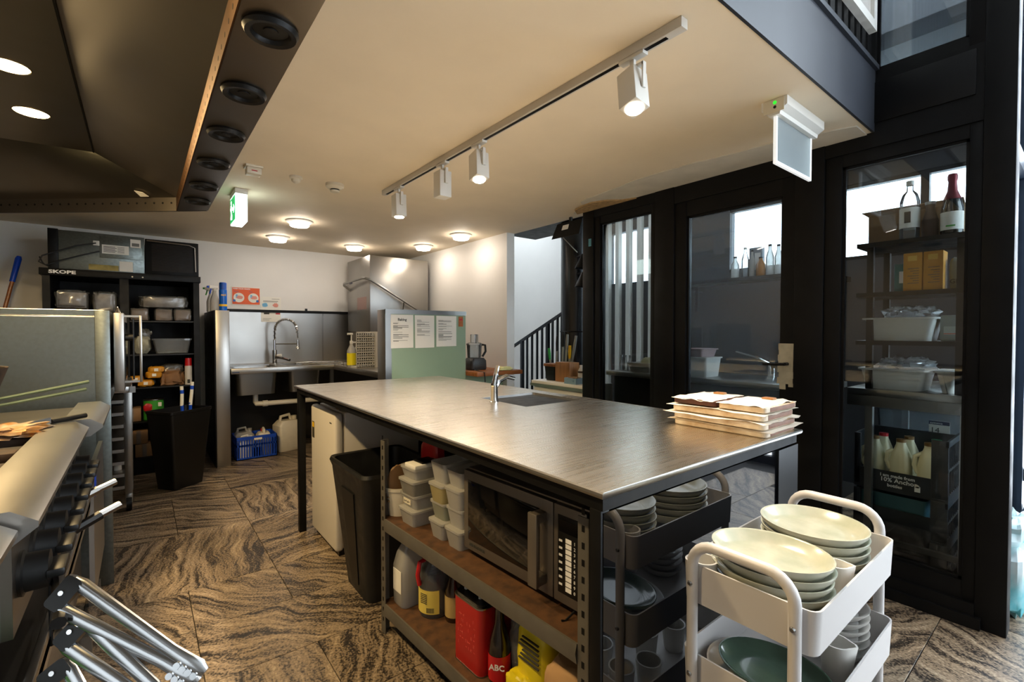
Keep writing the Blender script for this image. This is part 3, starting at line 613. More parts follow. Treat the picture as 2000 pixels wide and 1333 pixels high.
# small fridge and grey bin under the island
t = thing('mini_fridge', 'white bar fridge standing under the far end of the island', 'fridge', (1.05, 2.85, 0))
G().box(.88, 1.33, 2.60, 3.06, .02, .80, .004).out('cabinet', mat('fridge_white', 'cfc9bf', .35), t)
d = G().box(.825, .872, 2.60, 3.06, .03, .80, .018, 4).out('door', MATS['fridge_white'], t)
G().box(.8243, .8255, 2.655, 2.69, .735, .742).out('wordmark', ink, d)
G().box(.8242, .826, 2.985, 3.03, .60, .70).out('energy_label', mat('label_dark', '3a362c', .6), d); G().box(.8238, .8245, 2.99, 3.025, .665, .695).out('label_stripe', yellow_m, d)
G().box(.85, .9, 2.62, 2.66, 0, .03).box(.85, .9, 3.0, 3.04, 0, .03).box(1.25, 1.3, 2.62, 2.66, 0, .03).out('foot', black_pl, t)
G().blob((.93, 2.72, .812), (.05, .06, .012), .3, 8).out('rag', brown_p, label='brown rag lying on top of the bar fridge', cat='rag', loc=(.93, 2.72, .80))
t = thing('waste_bin', 'tall charcoal open plastic bin between bar fridge and rack', 'bin', (.95, 2.2, 0))
G().loft([[(x, y, z) for x, y in rrect(*q, .04, 5)] for z, q in ((0, (.80, 1.08, 2.06, 2.36)), (.57, (.755, 1.13, 1.99, 2.46)), (.60, (.745, 1.14, 1.98, 2.47)), (.615, (.75, 1.135, 1.985, 2.465)), (.61, (.765, 1.12, 2.0, 2.45)), (.02, (.81, 1.07, 2.07, 2.35)))]).out('bin_body', mat('charcoal_plastic', '131313', .5, rvar=.1, scale=15), t)
G().loft([[(.792, 2.17, .05), (.797, 2.17, .05), (.765, 2.13, .5), (.755, 2.13, .5)], [(.792, 2.25, .05), (.797, 2.25, .05), (.765, 2.29, .5), (.755, 2.29, .5)]]).out('recess', black_pl, t)

# baking trays with bread loaves on the bench top
parch = mat('baking_paper', 'e6dccb', .7, var=.12, scale=8); tin_m = mat('worn_tray', 'cdbfa9', .45, .3, var=.5, scale=9, col2='8a5a30')
crust = mat('burnt_edge', '4a2210', .7, var=.5, scale=14)
names = ['bottom baking slab of the stack resting on the bench top', 'second baking slab up with a ragged scorched edge', 'third baking slab with white rim under the two small ones']
slab_w = mat('floured_rim', 'd9cebb', .6, var=.35, scale=16, col2='a98a63'); slab_b = mat('brown_board', '7d5238', .6, var=.4, scale=18)
def paper_sheet(t, x0, x1, y0, y1, z, seed, amp=.003, curl=.0, drop=.006):
    g = G(); P = []; n1, n2 = 12, 14
    for i in range(n1 + 1):
        for j in range(n2 + 1):
            u, v = i / n1, j / n2; x = x0 + (x1 - x0) * u; y = y0 + (y1 - y0) * v; e = max(abs(2*u-1), abs(2*v-1)) ** 8
            P.append((x + .006 * noise.noise(Vector((v * 4, seed, u))), y + .006 * noise.noise(Vector((u * 4, seed + 5, v))), z + amp * (1 + noise.noise(Vector((x * 14, y * 14, seed)))) - drop * e * (.5 + noise.noise(Vector((u * 5, v * 5, seed + 3)))) + curl * e * max(0, noise.noise(Vector((u * 2.2, v * 2.2, seed + 8))))))
    m_ = n2 + 1; N_ = len(P)
    g._geo(P + [(x, y, zz + .0008) for x, y, zz in P], [(k * N_ + i*m_+j, k * N_ + (i+1)*m_+j, k * N_ + (i+1)*m_+j+1, k * N_ + i*m_+j+1) for k in (0, 1) for i in range(n1) for j in range(n2)])
    g.out('baking_paper', parch, t, local=True)
def slab(t, hx_, hy_, h, r=.02):
    G().loft([[(x, y, z) for x, y in rrect(-hx_ + q, hx_ - q, -hy_ + q, hy_ - q, r, 5)] for z, q in ((0, .003), (.003, 0), (h - .004, 0), (h, .003))]).out('board', slab_w, t, local=True)
    G().box(-hx_ + .03, hx_ - .02, -hy_ - .0012, -hy_ + .01, .003, h - .003, .001).out('worn_side', slab_b, t, local=True)
for k in range(3):
    t = thing('baking_slab', names[k], 'tray', (1.638 + (.004, -.004, .0)[k], .812 + (.0, -.003, .004)[k], IZ + .0005 + k * .0255), R((1, -1, .5)[k]))
    slab(t, .118, .162, .0205); paper_sheet(t, -.128 - .01 * (k % 2), .135, -.168 - .012 * (k == 0), .178 + .01 * (k == 1), .0208, k * 3.1, .0010, .012, .004)
for k, (y, lb) in enumerate(((.900, 'small dark-fronted slab at the far side on top'), (.727, 'small pale-fronted slab at the near side on top'))):
    t = thing('small_slab', lb + ' of the stack', 'tray', (1.642, y, IZ + .078), R(2 - 3 * k), group='pair of small slabs on the stack')
    G().loft([[(x, yy, z) for x, yy in rrect(-.112 + q, .116 - q, -.077 + q, .079 - q, .012, 4)] for z, q in ((0, .002), (.002, 0), (.016, 0), (.018, .003))]).out('board', crust if k == 0 else slab_w, t, local=True)
    G().box(-.08, .10, -.0785, -.07, .002, .016, .001).out('worn_side', slab_b, t, local=True)
    paper_sheet(t, -.118, .128, -.072, .084, .0185, 20 + k * 4, .0012, .008, .006)
    G().box(.07, .10, -.02, .02, .020, .027, .003).out('handle_block', wood_l, t, local=True)

# ---------------------------------------------------------------- cooking line
char = mat('charred_iron', '17110c', .75, var=.6, scale=14, bump=.6, col2='3a2410')
ga = thing('gas_grill', 'long stainless grill with black knobs and greasy iron grates', 'grill', (-.6, 1.7, 0))
GY0, GY1 = 1.20, 2.27
nose = [(-.262, .93), (-.186, .93), (-.150, .905), (-.150, .895), (-.186, .865), (-.262, .865)]
G().prismy(nose, GY0, GY1).out('front_nose', steel_b, ga)
G().box(-1.1, -.20, GY0, GY1, .70, .865).out('body', steel, ga); G().box(-1.1, -.20, GY0, GY1, .12, .60).out('lower_body', steel, ga); G().box(-1.1, -.60, GY0, GY1, .60, .70).out('back_box', steel_dk, ga)
G().box(-.20, -.185, GY0, GY1, .70, .865).out('control_panel', steel_dk, ga)
G().box(-1.1, -.262, GY0, GY1, .865, .89).out('grill_bed', char, ga)
for k in range(9):
    y = GY0 + .06 + k * .118
    G().box(-1.05, -.275, y, y + .055, .89, .905 + .012 * (k % 2), .004).out('grate_bar', char, ga)
knob_prof = [(.030, 0), (.031, .004), (.026, .006), (.025, .03), (.001, .032)]
for k in range(8):
    y = 1.27 + k * .128
    g = G().lathe(knob_prof, (0, 0, 0), 24)
    M = Matrix.Translation((-.185, y, .79)) @ Matrix.Rotation(R(90), 4, 'Y') @ Matrix.Scale(1.38, 4)
    for v in g.bm.verts: v.co = M @ v.co
    kb = g.out('knob', black_pl, ga)
    g = G().box(-.006, .006, -.028, .028, .028, .048, .003)
    for v in g.bm.verts: v.co = M @ v.co
    g.out('knob_grip', black_pl, kb)
G().prismy([(-.6, .64), (-.150, .64), (-.150, .62), (-.6, .62)], .75, GY1).out('lower_shelf', steel_b, ga)
G().box(-.165, -.15, .75, GY1, .60, .655, .003).out('shelf_lip', steel_b, ga)
for x, y in ((-.24, GY0 + .02), (-.24, GY1 - .06), (-1.08, GY0 + .02), (-1.08, GY1 - .06)): G().box(x, x + .04, y, y + .04, 0, .12).out('leg', steel, ga)
# second, nearer unit
gb = thing('griddle_bench', 'near stainless griddle unit at the frame edge', 'griddle', (-.7, .85, 0))
nose2 = [(x - .025, z - .008) for x, z in nose]
G().prismy(nose2, .55, GY0 - .01).out('front_nose', steel_b, gb); G().box(-1.1, -.287, .55, GY0 - .01, .87, .905).out('top_plate', char, gb); G().box(-1.1, -.23, .55, GY0 - .01, .66, .857).out('body', steel, gb)
G().box(-.24, -.21, .57, .61, 0, .66).box(-1.08, -1.04, .57, .61, 0, .66).out('leg', steel, gb)
# far small unit
gc = thing('pot_burner', 'low stainless burner unit between grill and oven', 'burner', (-.6, 2.6, 0))
G().prismy([(x + .035, z - .004) for x, z in nose], 2.33, 2.90).out('front_nose', steel_b, gc); G().box(-1.1, -.227, 2.33, 2.90, .10, .905).out('body', steel_dk, gc)
G().box(-.16, -.145, 2.33, 2.90, .25, .74).out('door', steel_b, gc); G().box(-.147, -.143, 2.38, 2.44, .62, .70).out('badge', blue_m, gc)
for x, y in ((-.2, 2.36), (-1.06, 2.36), (-.2, 2.84)): G().box(x, x + .04, y, y + .04, 0, .10).out('leg', steel, gc)
# goods on the grill
t = thing('foil_parcel', 'crumpled greasy foil lying on the grill', 'foil', (-.37, 2.14, .917))
G().blob((-.37, 2.14, .935), (.11, .09, .018), .6, 4, 3, 30, 12, 5.).out('foil_sheet', mat('greasy_foil', 'd8cdb8', .35, .6, var=.6, scale=14, col2='b07a3a', bump=.6), t)
t = thing('steak_knife', 'long knife with black handle resting across the grill nose', 'knife', (-.20, 2.30, .932))
G().tube([(-.16, 2.30, .945), (-.235, 2.25, .94), (-.245, 2.24, .94)], .009, 8).out('handle', black_pl, t); G().loft([[(-.245, 2.24, .935), (-.25, 2.24, .935), (-.36, 2.15, .935), (-.355, 2.16, .935)], [(-.245, 2.24, .955), (-.25, 2.24, .955), (-.36, 2.15, .937), (-.355, 2.16, .937)]]).out('blade', steel, t)
t = thing('long_tongs', 'pale green handled tongs with long slender arms above the grill', 'tongs', (-.25, 2.7, .93))
pg = mat('pale_green_metal', '4b5a48', .45, .4)
G().tube([(-.60, 2.62, .955), (-.42, 2.66, .99), (-.176, 2.70, 1.035)], .006, 8, radii=[.004, .006, .007]).out('arm', pg, t); G().tube([(-.60, 2.62, .945), (-.42, 2.65, .965), (-.184, 2.69, 1.005)], .006, 8, radii=[.004, .006, .007]).out('arm', pg, t)
t = thing('wok', 'dark iron wok at the left frame edge', 'wok', (-.60, 2.3, .917))
G().lathe([(.05, 0), (.14, .05), (.215, .13), (.24, .21), (.246, .212), (.220, .13), (.14, .056), (.05, .006)], (-.60, 2.30, .917), 36).out('bowl', char, t)
G().tube([(-.83, 2.30, 1.11), (-.95, 2.30, 1.16), (-1.08, 2.30, 1.19)], .013, 8).out('handle', wood, t)
def pan(name, lb, c, r, ang, hl, m, hm):
    t = thing(name, lb, 'pan', c); x, y, z = c; dx, dy = math.cos(ang), math.sin(ang)
    G().lathe([(r * .8, 0), (r, .045), (r + .003, .045), (r * .8 - .004, .004)], c, 28).out('bowl', m, t)
    G().tube([(x + dx * r * .97, y + dy * r * .97, z + .038), (x + dx * (r + hl * .35), y + dy * (r + hl * .35), z + .06), (x + dx * (r + hl * .75), y + dy * (r + hl * .75), z + .085)], .012, 8, radii=[.009, .013, .014]).out('grip', hm, t)
    G().tube([(x + dx * (r + hl * .72), y + dy * (r + hl * .72), z + .084), (x + dx * (r + hl), y + dy * (r + hl), z + .098)], .011, 8).out('hang_tab', steel, t)
    return t
pan('frying_pan', 'black handled frying pan on the lower shelf below the knobs', (-.33, 1.625, .641), .125, R(32), .20, char, black_pl)
pan('saute_pan', 'steel handled pan behind the black frying pan', (-.36, 1.93, .641), .125, R(28), .20, steel_dk, steel)
pan('small_pan', 'black pan nearest the tongs on the lower shelf', (-.36, 1.345, .641), .13, R(40), .12, char, black_pl)
# tongs hung on an oven rail
rl = thing('hanging_rail', 'black rail with bracket carrying the kitchen tongs', 'rail', (-.13, 1.1, .6))
G().tube([(-.16, 1.45, .735), (-.13, 1.25, .76), (-.115, 1.11, .775), (-.112, 1.06, .77)], .011, 8).out('rail_bar', black_pl, rl); G().tube([(-.148, 1.30, .75), (-.148, 1.30, .62)], .0035, 6).out('bracket', black_pl, rl)
G().tube([(-.13, 1.42, .70), (-.125, 1.25, .715), (-.112, 1.10, .73)], .010, 8).out('rail_bar', steel_dk, rl)
tong_m = mat('tong_steel', 'c2c4c6', .22, 1)
def tongs(p, q, lb, spread):
    t = thing('kitchen_tongs', lb, 'tongs', p, group='tongs hung by the grill')
    p, q = Vector(p), Vector(q); d = (q - p).normalized(); view = Vector((.5, .75, -.4)).normalized()
    up = d.cross(view).normalized(); side = d.cross(up).normalized()
    for sg in (-1, 1):
        rings = []
        for f, off, wd in ((0, 1, .0085), (.06, 1, .0115), (.3, .8, .0115), (.75, .45, .0105), (.86, .42, .012), (.95, .40, .014), (1, .38, .008)):
            c = p.lerp(q, f) + up * spread * sg * off
            rings.append([c + up * wd * math.cos(a_) + side * wd * .55 * math.sin(a_) for a_ in [2 * math.pi * k / 12 for k in range(12)]])
        arm = G().loft(rings).out('arm', tong_m, t)
        g = G()
        for k in range(4):
            c = q - d * (.012 + .011 * k) + up * (spread * sg * .4 + .011 * (-1)); g.cyl(c - side * .008, c + side * .008, .0055, n=10)
        g.out('jaw_scallop', tong_m, arm)
    G().loft([[p + up * x + d * y + side * z for x, y in rrect(-spread - .006, spread + .006, -.012, .018, .007, 3)] for z in (-.006, .006)]).out('pivot_cap', mat('pivot_steel', '2c2c2c', .35, .8), t)
    G().cyl(p - side * .009, p + side * .009, .004, n=10).out('rivet', chrome, t)
tongs((-.108, 1.092, .806), (.075, .955, .655), 'uppermost steel kitchen tongs hanging beside the shelf lip', .021)
tongs((-.096, 1.070, .746), (.058, .925, .595), 'middle steel kitchen tongs with bright edge', .020)
tongs((-.118, 1.07, .686), (-.02, .96, .52), 'lowest steel kitchen tongs cut off by the frame', .016)
G().blob((-.19, 1.06, .658), (.035, .05, .016), .3, 2).out('green_cloth', mat('green_cloth', '3f6b23', .8), label='folded green cloth at the bottom left', cat='cloth', loc=(-.19, 1.06, .642))

# combi oven
ov = thing('combi_oven', 'large stainless oven with side panel facing the room', 'oven', (-.5, 3.4, 0))
OX, OY0, OY1, OZ = -.118, 3.03, 3.80, 1.356
G().box(-1.05, OX - .004, OY0 + .004, OY1, .90, OZ - .003).out('body', galv, ov)
sp = G().box(-1.05, -.175, OY0, OY0 + .004, .0, OZ - .03).out('side_panel', galv, ov)
G().prismx([(OY0 - .001, OZ - .035), (OY0 + .03, OZ), (OY0 + .034, OZ), (OY0 + .004, OZ - .035)], -1.05, -.14).out('top_bevel', steel_b, ov)
G().box(-.175, OX, OY0 - .002, OY0 + .012, 0, OZ - .002, .003).out('corner_strip', galv, ov)
dr = G().box(-.108, -.066, 3.10, 3.75, .945, 1.345, .004).out('door', steel_b, ov)
G().box(-.064, -.062, 3.16, 3.70, 1.0, 1.30).out('door_glass', mat('oven_glass', '0a0908', .08, spec=.8), dr)
G().box(-.006, .006, 3.135, 3.155, .985, 1.335, .003).box(-.066, 0, 3.137, 3.153, 1.325, 1.335).box(-.066, 0, 3.137, 3.153, .985, .995).out('door_handle', steel_b, dr)
G().cyl((-.064, 3.145, 1.22), (-.03, 3.145, 1.22), .018).cyl((-.03, 3.145, 1.0), (-.03, 3.145, 1.32), .004, n=8).out('latch', black_pl, dr)
G().lathe([(.012, 0), (.006, .02), (.001, .03)], (-.09, 3.12, 1.346), 12).out('hinge_pin', chrome, ov)
# rack stand beneath
rs = thing('tray_stand', 'steel tray stand with runners on castors behind the oven side', 'stand', (-.3, 4.1, 0))
G().box(-.95, -.055, 3.86, 4.62, .86, .90, .003).out('top_frame', steel, rs)
for x, y in ((-.098, 4.2), (-.098, 4.55), (-.92, 4.2)):
    l = G().box(x, x + .042, y, y + .042, .12, .86, .002).out('leg', steel, rs)
    G().cyl((x + .006, y + .02, .05), (x + .036, y + .02, .05), .048, n=18).out('castor_wheel', black_pl, l); G().box(x, x + .042, y, y + .04, .05, .12, .004).out('castor_fork', steel, l)
for k in range(8):
    z = .16 + k * .085; G().box(-.17, -.10, 4.19, 4.60, z, z + .022).out('runner', steel_b, rs)
G().box(-.06, -.03, 3.85, 3.86, .86, .90).out('bracket', steel_b, rs)
G().lathe([(.022, 0), (.022, .05), (.012, .06)], (-.14, 4.33, .268), 16).out('bottle', white_pl, label='small white bottle lying inside the tray stand', cat='bottle', loc=(-.14, 4.33, .268))
# broom
t = thing('broom', 'broom with wooden handle and blue grip leaning on the back wall', 'broom', (-.95, 5.5, 0))
G().tube([(-1.11, 5.35, .06), (-.815, 5.58, 1.70)], .013, 10).out('handle', wood, t); G().tube([(-.822, 5.575, 1.66), (-.787, 5.602, 1.855), (-.783, 5.605, 1.876)], .02, 12, radii=[.018, .021, .014]).out('grip', blue_m, t)
G().box(-1.20, -1.02, 5.30, 5.36, 0, .09, .01).out('brush_head', blue_m, t)
# ---------------------------------------------------------------- upright black cabinet with cooling unit on top
fc = thing('display_fridge', 'tall black doorless display fridge used as shelving', 'fridge', (-.09, 5.5, 0))
FY0, FY1, FT = 5.20, 5.83, 1.70
G().box(-.605, -.56, FY0, FY1, 0, FT).out('side', black, fc); G().box(.385, .43, FY0, FY1, 0, FT).out('side', black, fc)
G().box(-.56, .385, FY1 - .03, FY1, 0, FT).out('back', black, fc)
G().box(-.62, .44, FY0 - .02, FY1, FT, FT + .055, .003).out('header', black, fc)
G().box(-.135, -.075, FY0, FY0 + .06, 0, FT).out('centre_post', black, fc)
G().box(-.56, .385, FY0, FY1 - .03, 0, .14).out('plinth', black, fc)
for z in (1.345, 1.05, .76, .46): G().box(-.56, .385, FY0 + .02, FY1 - .03, z - .012, z).out('shelf', black_pl, fc)
text('SKOPE', .036, white_ink, fc, (-.565, FY0 - .021, FT + .016), (90, 0, 0), bold=.0014, sx=1.5)
for x in (-.05, .02): G().cyl((x, FY0 - .02, FT + .02), (x, FY0 - .026, FT + .02), .006, n=8).out('screw', steel, fc)
cu = thing('cooling_unit', 'speckled galvanised cooling unit with black condenser grille on the fridge', 'cooling unit', (-.07, 5.5, FT + .056))
zz = FT + .056
G().box(-.51, .035, FY0 + .02, FY1 - .1, zz, 2.07, .003).out('casing', galv, cu); G().box(-.57, -.51, FY0 + .01, FY1 - .1, zz, 2.075, .002).out('end_plate', black, cu)
G().box(-.26, .02, FY0 + .012, FY0 + .02, 1.87, 2.05, .002).out('cover', galv, cu)
pl = G().box(-.245, -.07, FY0 + .009, FY0 + .012, 1.905, 1.98).out('rating_plate', paper, cu)
g = G()
for k in range(5): g.box(-.235, -.16 + .01 * (k % 2), FY0 + .0083, FY0 + .009, 1.963 - k * .011, 1.967 - k * .011); g.box(-.145, -.10, FY0 + .0083, FY0 + .009, 1.963 - k * .011, 1.966 - k * .011)
g.out('printed_text', ink, pl, kind='stuff')
pl = G().box(-.06, .01, FY0 + .009, FY0 + .012, 1.975, 2.045).out('photo_label', paper, cu); G().box(-.05, 0, FY0 + .008, FY0 + .009, 1.985, 2.012).out('photo_print', mat('grey_print', '6a6a66', .7), pl)
G().box(-.135, -.045, FY0 + .016, FY0 + .02, 1.765, 1.85).out('paper_label', paper, cu)
G().box(-.33, -.14, FY0 + .0175, FY0 + .02, 1.765, 1.81).out('rust_stain', mat('yellow_stain', '9a8a4a', .5, .3, var=.4, scale=20), cu)
G().box(.04, .43, FY0 + .03, FY1 - .1, zz, 2.065, .004).out('condenser_box', black, cu)
g = G()
for k in range(22): g.box(.085, .385, FY0 + .022, FY0 + .03, zz + .035 + k * .011, zz + .039 + k * .011)
g.out('condenser_fin', mat('fin_dark', '2a2018', .5, .5), cu, kind='stuff')
G().tube([(.05, FY0 + .018, 2.05), (.36, FY0 + .018, 2.04), (.40, FY0 + .018, 2.02), (.405, FY0 + .018, 1.80)], .006, 8).out('copper_pipe', steel_dk, cu)
for k, pts in enumerate(([(-.28, FY0 + .0, 1.985), (-.40, FY0 - .004, 1.95), (-.52, FY0 - .004, 1.89), (-.60, FY0, 1.85), (-.62, FY0 - .01, 1.80), (-.56, FY0 - .01, 1.765)], [(-.26, FY0 + .005, 1.92), (-.36, FY0 - .004, 1.88), (-.50, FY0 - .004, 1.82), (-.58, FY0 - .006, 1.775), (-.60, FY0 - .01, 1.80), (-.615, FY0, 1.84)])):
    G().tube(pts, .005, 6).out('cable', black_pl, cu)
G().box(-.30, -.26, FY0 + .0, FY0 + .016, 1.965, 2.005, .003).out('plug', white_pl, cu)
# contents
tray_g = mat('foil_pack', '7c7872', .4, .3, var=.4, scale=30)
def wrapped(lb, c, s, seed, inner, group):
    t = thing('wrapped_pack', lb, 'pack', (c[0], c[1], c[2] - s[2]), group=group)
    G().box(c[0] - s[0] * .86, c[0] + s[0] * .86, c[1] - s[1] * .86, c[1] + s[1] * .86, c[2] - s[2] * .94, c[2] + s[2] * .82, .008).out('contents', inner, t)
    G().blob(c, s, .14, seed, 6, 30, 16, 5).out('wrap', film, t)
Zt = 1.345
wrapped('clear-wrapped pack of foil trays at the far left of the fridge', (-.44, 5.38, Zt + .17), (.105, .13, .075), 1, tray_g, 'wrapped trays in the fridge')
wrapped('clear-wrapped stack of trays beside the fridge centre post', (-.235, 5.38, Zt + .155), (.080, .13, .09), 2, tray_g, 'wrapped trays in the fridge')
G().box(-.55, -.15, 5.26, 5.6, Zt + .001, Zt + .065, .006).out('foil_carton', tray_g, label='low carton under the wrapped trays behind the oven', cat='carton', loc=(-.35, 5.4, Zt))
wrapped('wide clear-wrapped pack lying on the three brown packs', (.17, 5.38, Zt + .172), (.175, .13, .055), 3, tray_g, 'wrapped trays in the fridge')
kb = mat('brown_cartons', '7d6650', .6, var=.3, scale=20)
for k, x in enumerate((-.005, .165, .305)): wrapped(('left', 'middle', 'right')[k] + ' of three brown film-wrapped packs on the top fridge shelf', (x, 5.34, Zt + .057), (.068, .11, .056), 6 + k, kb, 'brown wrapped packs in the fridge')
t = thing('rice_bag', 'knotted clear bag of pale food beside clear tub', 'bag', (.01, 5.36, 1.051))
G().blob((.01, 5.36, 1.13), (.065, .09, .08), .25, 31, 2.5).out('contents', mat('pale_food', 'a8a898', .7, var=.3, scale=20), t); G().blob((.03, 5.36, 1.225), (.045, .03, .045), .5, 33, 2.2).out('bag_neck', film, t)
t = thing('clear_tub', 'empty clear plastic tub on the second fridge shelf', 'tub', (.225, 5.32, 1.051))
G().tub((.105, .345, 5.25, 5.42), (.085, .365, 5.23, 5.44), 1.053, 1.175, .003, .02).out('tub_wall', clear_pl, t); G().tub((.078, .372, 5.223, 5.447), (.078, .372, 5.223, 5.447), 1.172, 1.186, .012, .02, tb=.012).out('rim', clear_pl, t)
for k, (x, z, lb) in enumerate(((.03, .761, 'orange packet at the back left of the third fridge shelf'), (.09, .833, 'lower orange packet leaning in the middle of the third shelf'), (.105, .878, 'topmost orange packet on the third shelf'), (-.04, .80, 'orange packet half hidden by oven handle'))):
    t = thing('orange_packet', lb, 'packet', (x, 5.30, z), group='orange packets in the fridge')
    G().blob((x, 5.30, z + .03), (.058, .05, .03), .15, 40 + k, 4).out('packet_body', mustard, t); G().box(x - .015, x + .015, 5.246, 5.252, z + .018, z + .043).out('white_patch', paper, t)
G().blob((.07, 5.42, .80), (.05, .09, .038), .2, 44, 4).out('dark_packet', black_pl, label='dark packet lying under the orange packets', cat='packet', loc=(.07, 5.42, .762))
t = thing('bread_bag', 'brown paper bag of bread in clear film beside spray can', 'bag', (.23, 5.36, .761))
G().blob((.225, 5.36, .83), (.085, .09, .075), .3, 50, 4).out('paper_bag', mat('bread_paper', '8a6442', .7, var=.3, scale=10), t); G().blob((.23, 5.36, .90), (.075, .07, .05), .3, 51, 4).out('film_bag', film, t)
t = thing('spray_can', 'white aerosol can with red cap on the third fridge shelf', 'aerosol', (.343, 5.26, .761))
G().cyl((.343, 5.26, .762), (.343, 5.26, .935), .029, n=20).out('can_body', mat('can_grey', 'c9c4bd', .3), t); G().cyl((.343, 5.26, .935), (.343, 5.26, 1.005), .028, .025, n=20).out('cap', red_m, t)
G().box(.332, .352, 5.2295, 5.232, .775, .81).out('barcode', ink, t)
t = thing('green_tin', 'green food tin with red picture label behind the black bin', 'tin', (.085, 5.33, .461))
G().cyl((.085, 5.33, .462), (.085, 5.33, .635), .075, n=28).out('can_body', green_b, t); G().lathe([(.077, 0), (.078, .004), (.077, .008), (.07, .008)], (.085, 5.33, .633), 28).out('lid', steel, t)
G().blob((.045, 5.265, .575), (.035, .012, .035), .2, 60).out('picture_label', red_m, t); G().box(.115, .14, 5.258, 5.262, .58, .615).out('barcode', paper, t)
for k, (x, z, lb) in enumerate(((-.065, .461, 'small brown carton beside the green tin'), (.02, .141, 'brown carton low in the fridge behind the bin'), (-.02, .26, 'plastic-wrapped brown pack low in the fridge'))):
    t = thing('brown_carton', lb, 'carton', (x, 5.32, z)); G().box(x - .07, x + .06, 5.25, 5.42, z + .001, z + .115, .004).out('carton_body', brown_p, t); G().box(x - .02, x + .01, 5.247, 5.251, z, z + .116).out('tape_strip', film, t)

# black tapered bin with mop handles
bn = thing('black_bin', 'black angular tapered bin standing on floor before the fridge', 'bin', (.24, 4.65, 0), R(36))
def rg(w_, d_, z): return [(x, y, z) for x, y in rrect(-w_, w_, -d_, d_, .02, 3)]
G().loft([rg(.125, .095, 0), rg(.175, .135, .60), rg(.18, .14, .605), rg(.18, .14, .625), rg(.172, .132, .625), rg(.12, .09, .02)]).out('bin_body', mat('bin_black', '070707', .4), bn, local=True)
for k, (x, y, tx, lb) in enumerate(((.27, 4.70, -.012, 'white and blue mop handle leaning left in the black bin'), (.315, 4.715, .003, 'white and blue mop handle standing right in the black bin'))):
    t = thing('mop_handle', lb, 'handle', (x, y, .025), group='mop handles in the black bin'); z0, z1 = .025, .80 + .03 * k
    G().tube([(x + tx * -2, y, z0), (x + tx, y, .66)], .012, 10).out('shaft', blue_m, t); G().tube([(x + tx, y, .64), (x + tx * 1.6 + .01, y, z1 - .06)], .0125, 10).out('sleeve', white_pl, t)
    G().tube([(x + tx * 1.6 + .01, y, z1 - .06), (x + tx * 1.8 + .011, y, z1 - .03)], .0135, 10).out('band', blue_m, t); G().tube([(x + tx * 1.8 + .011, y, z1 - .03), (x + tx * 2 + .012, y, z1)], .0125, 10).out('tip', white_pl, t)

# ---------------------------------------------------------------- sink wall
sw = thing('steel_stub_wall', 'narrow stainless end panel beside the sink', 'panel', (.585, 5.4, 0))
G().box(.535, .645, 5.02, 5.028, 0, 1.445, .002).out('front_sheet', steel_b, sw); G().box(.525, .535, 5.02, 5.85, 0, 1.445).out('black_side', black, sw); G().box(.535, .645, 5.028, 5.85, 1.42, 1.445).box(.64, .645, 5.028, 5.85, 0, 1.42).out('cap_sheet', steel, sw)
t = st(thing('splashback', 'brushed stainless splashback behind the sink with black cap rail', 'splashback', (1.3, 5.85, .9)), 'brushed stainless splashback behind the sink with black cap rail', 'splashback')
G().box(.645, 1.72, 5.85, 5.87, .88, 1.465).out('steel_sheet', steel_b, t); G().box(1.727, 2.75, 5.85, 5.87, .88, 1.465).out('steel_sheet', steel_b, t)
G().box(1.715, 1.732, 5.846, 5.87, .88, 1.44).out('joint_strip', steel, t); G().box(.645, 2.3, 5.835, 5.87, 1.465, 1.495).out('cap_rail', black, t); G().box(1.52, 1.545, 5.832, 5.85, 1.485, 1.52).out('clip', black_pl, t)
sb = thing('sink_bench', 'stainless L-shaped sink bench with two bowls under the splashback', 'bench', (1.3, 5.4, 0))
g = G()
B0 = (.70, 1.08, 5.14, 5.56); B1 = (1.17, 1.50, 5.14, 5.56)
for a in ((.652, B0[0], 5.02, 5.85), (B0[1], B1[0], 5.02, 5.85), (B1[1], 2.75, 5.02, 5.85), (B0[0], B0[1], 5.02, B0[2]), (B0[0], B0[1], B0[3], 5.85), (B1[0], B1[1], 5.02, B1[2]), (B1[0], B1[1], B1[3], 5.85)): g.box(*a, .885, .90)
g.out('worktop', steel_b, sb); G().box(.652, 1.60, 5.012, 5.024, .852, .903, .003).out('front_edge', steel_b, sb)
G().box(1.60, 2.3, 3.79, 5.02, .885, .90).out('dish_worktop', steel_b, sb); G().box(1.588, 1.602, 3.79, 5.02, .852, .903, .003).out('dish_edge', steel_b, sb)
G().box(.66, .72, 5.010, 5.0125, .862, .874).out('maker_badge', mat('badge_blue', '2a3350', .4), sb)
for b_ in (B0, B1): G().tub((b_[0] + .02, b_[1] - .02, b_[2] + .02, b_[3] - .02), b_, .63, .886, .002, .05).out('bowl', steel, sb)
pv = mat('pvc', 'd6d1c4', .4)
G().tube([(.90, 5.30, .63), (.90, 5.30, .54), (.905, 5.28, .525), (.96, 5.25, .525), (1.55, 5.25, .52)], .024, 12).out('waste_pipe', pv, sb); G().cyl((.955, 5.25, .525), (1.0, 5.25, .525), .031).out('pipe_collar', pv, sb)
for x in (1.56,): G().box(x, x + .035, 5.05, 5.085, 0, .885).out('leg', steel, sb)
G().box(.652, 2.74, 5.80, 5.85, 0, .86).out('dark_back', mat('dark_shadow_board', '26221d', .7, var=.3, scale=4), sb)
fa = thing('spring_tap', 'tall chrome spring-neck rinse tap at the sink', 'tap', (1.145, 5.62, .9))
G().cyl((1.145, 5.62, .90), (1.145, 5.62, 1.05), .024).out('body', chrome, fa); G().cyl((1.145, 5.62, 1.05), (1.145, 5.62, 1.16), .012).out('riser', chrome, fa)
arc = [(1.145, 5.62, 1.16)]
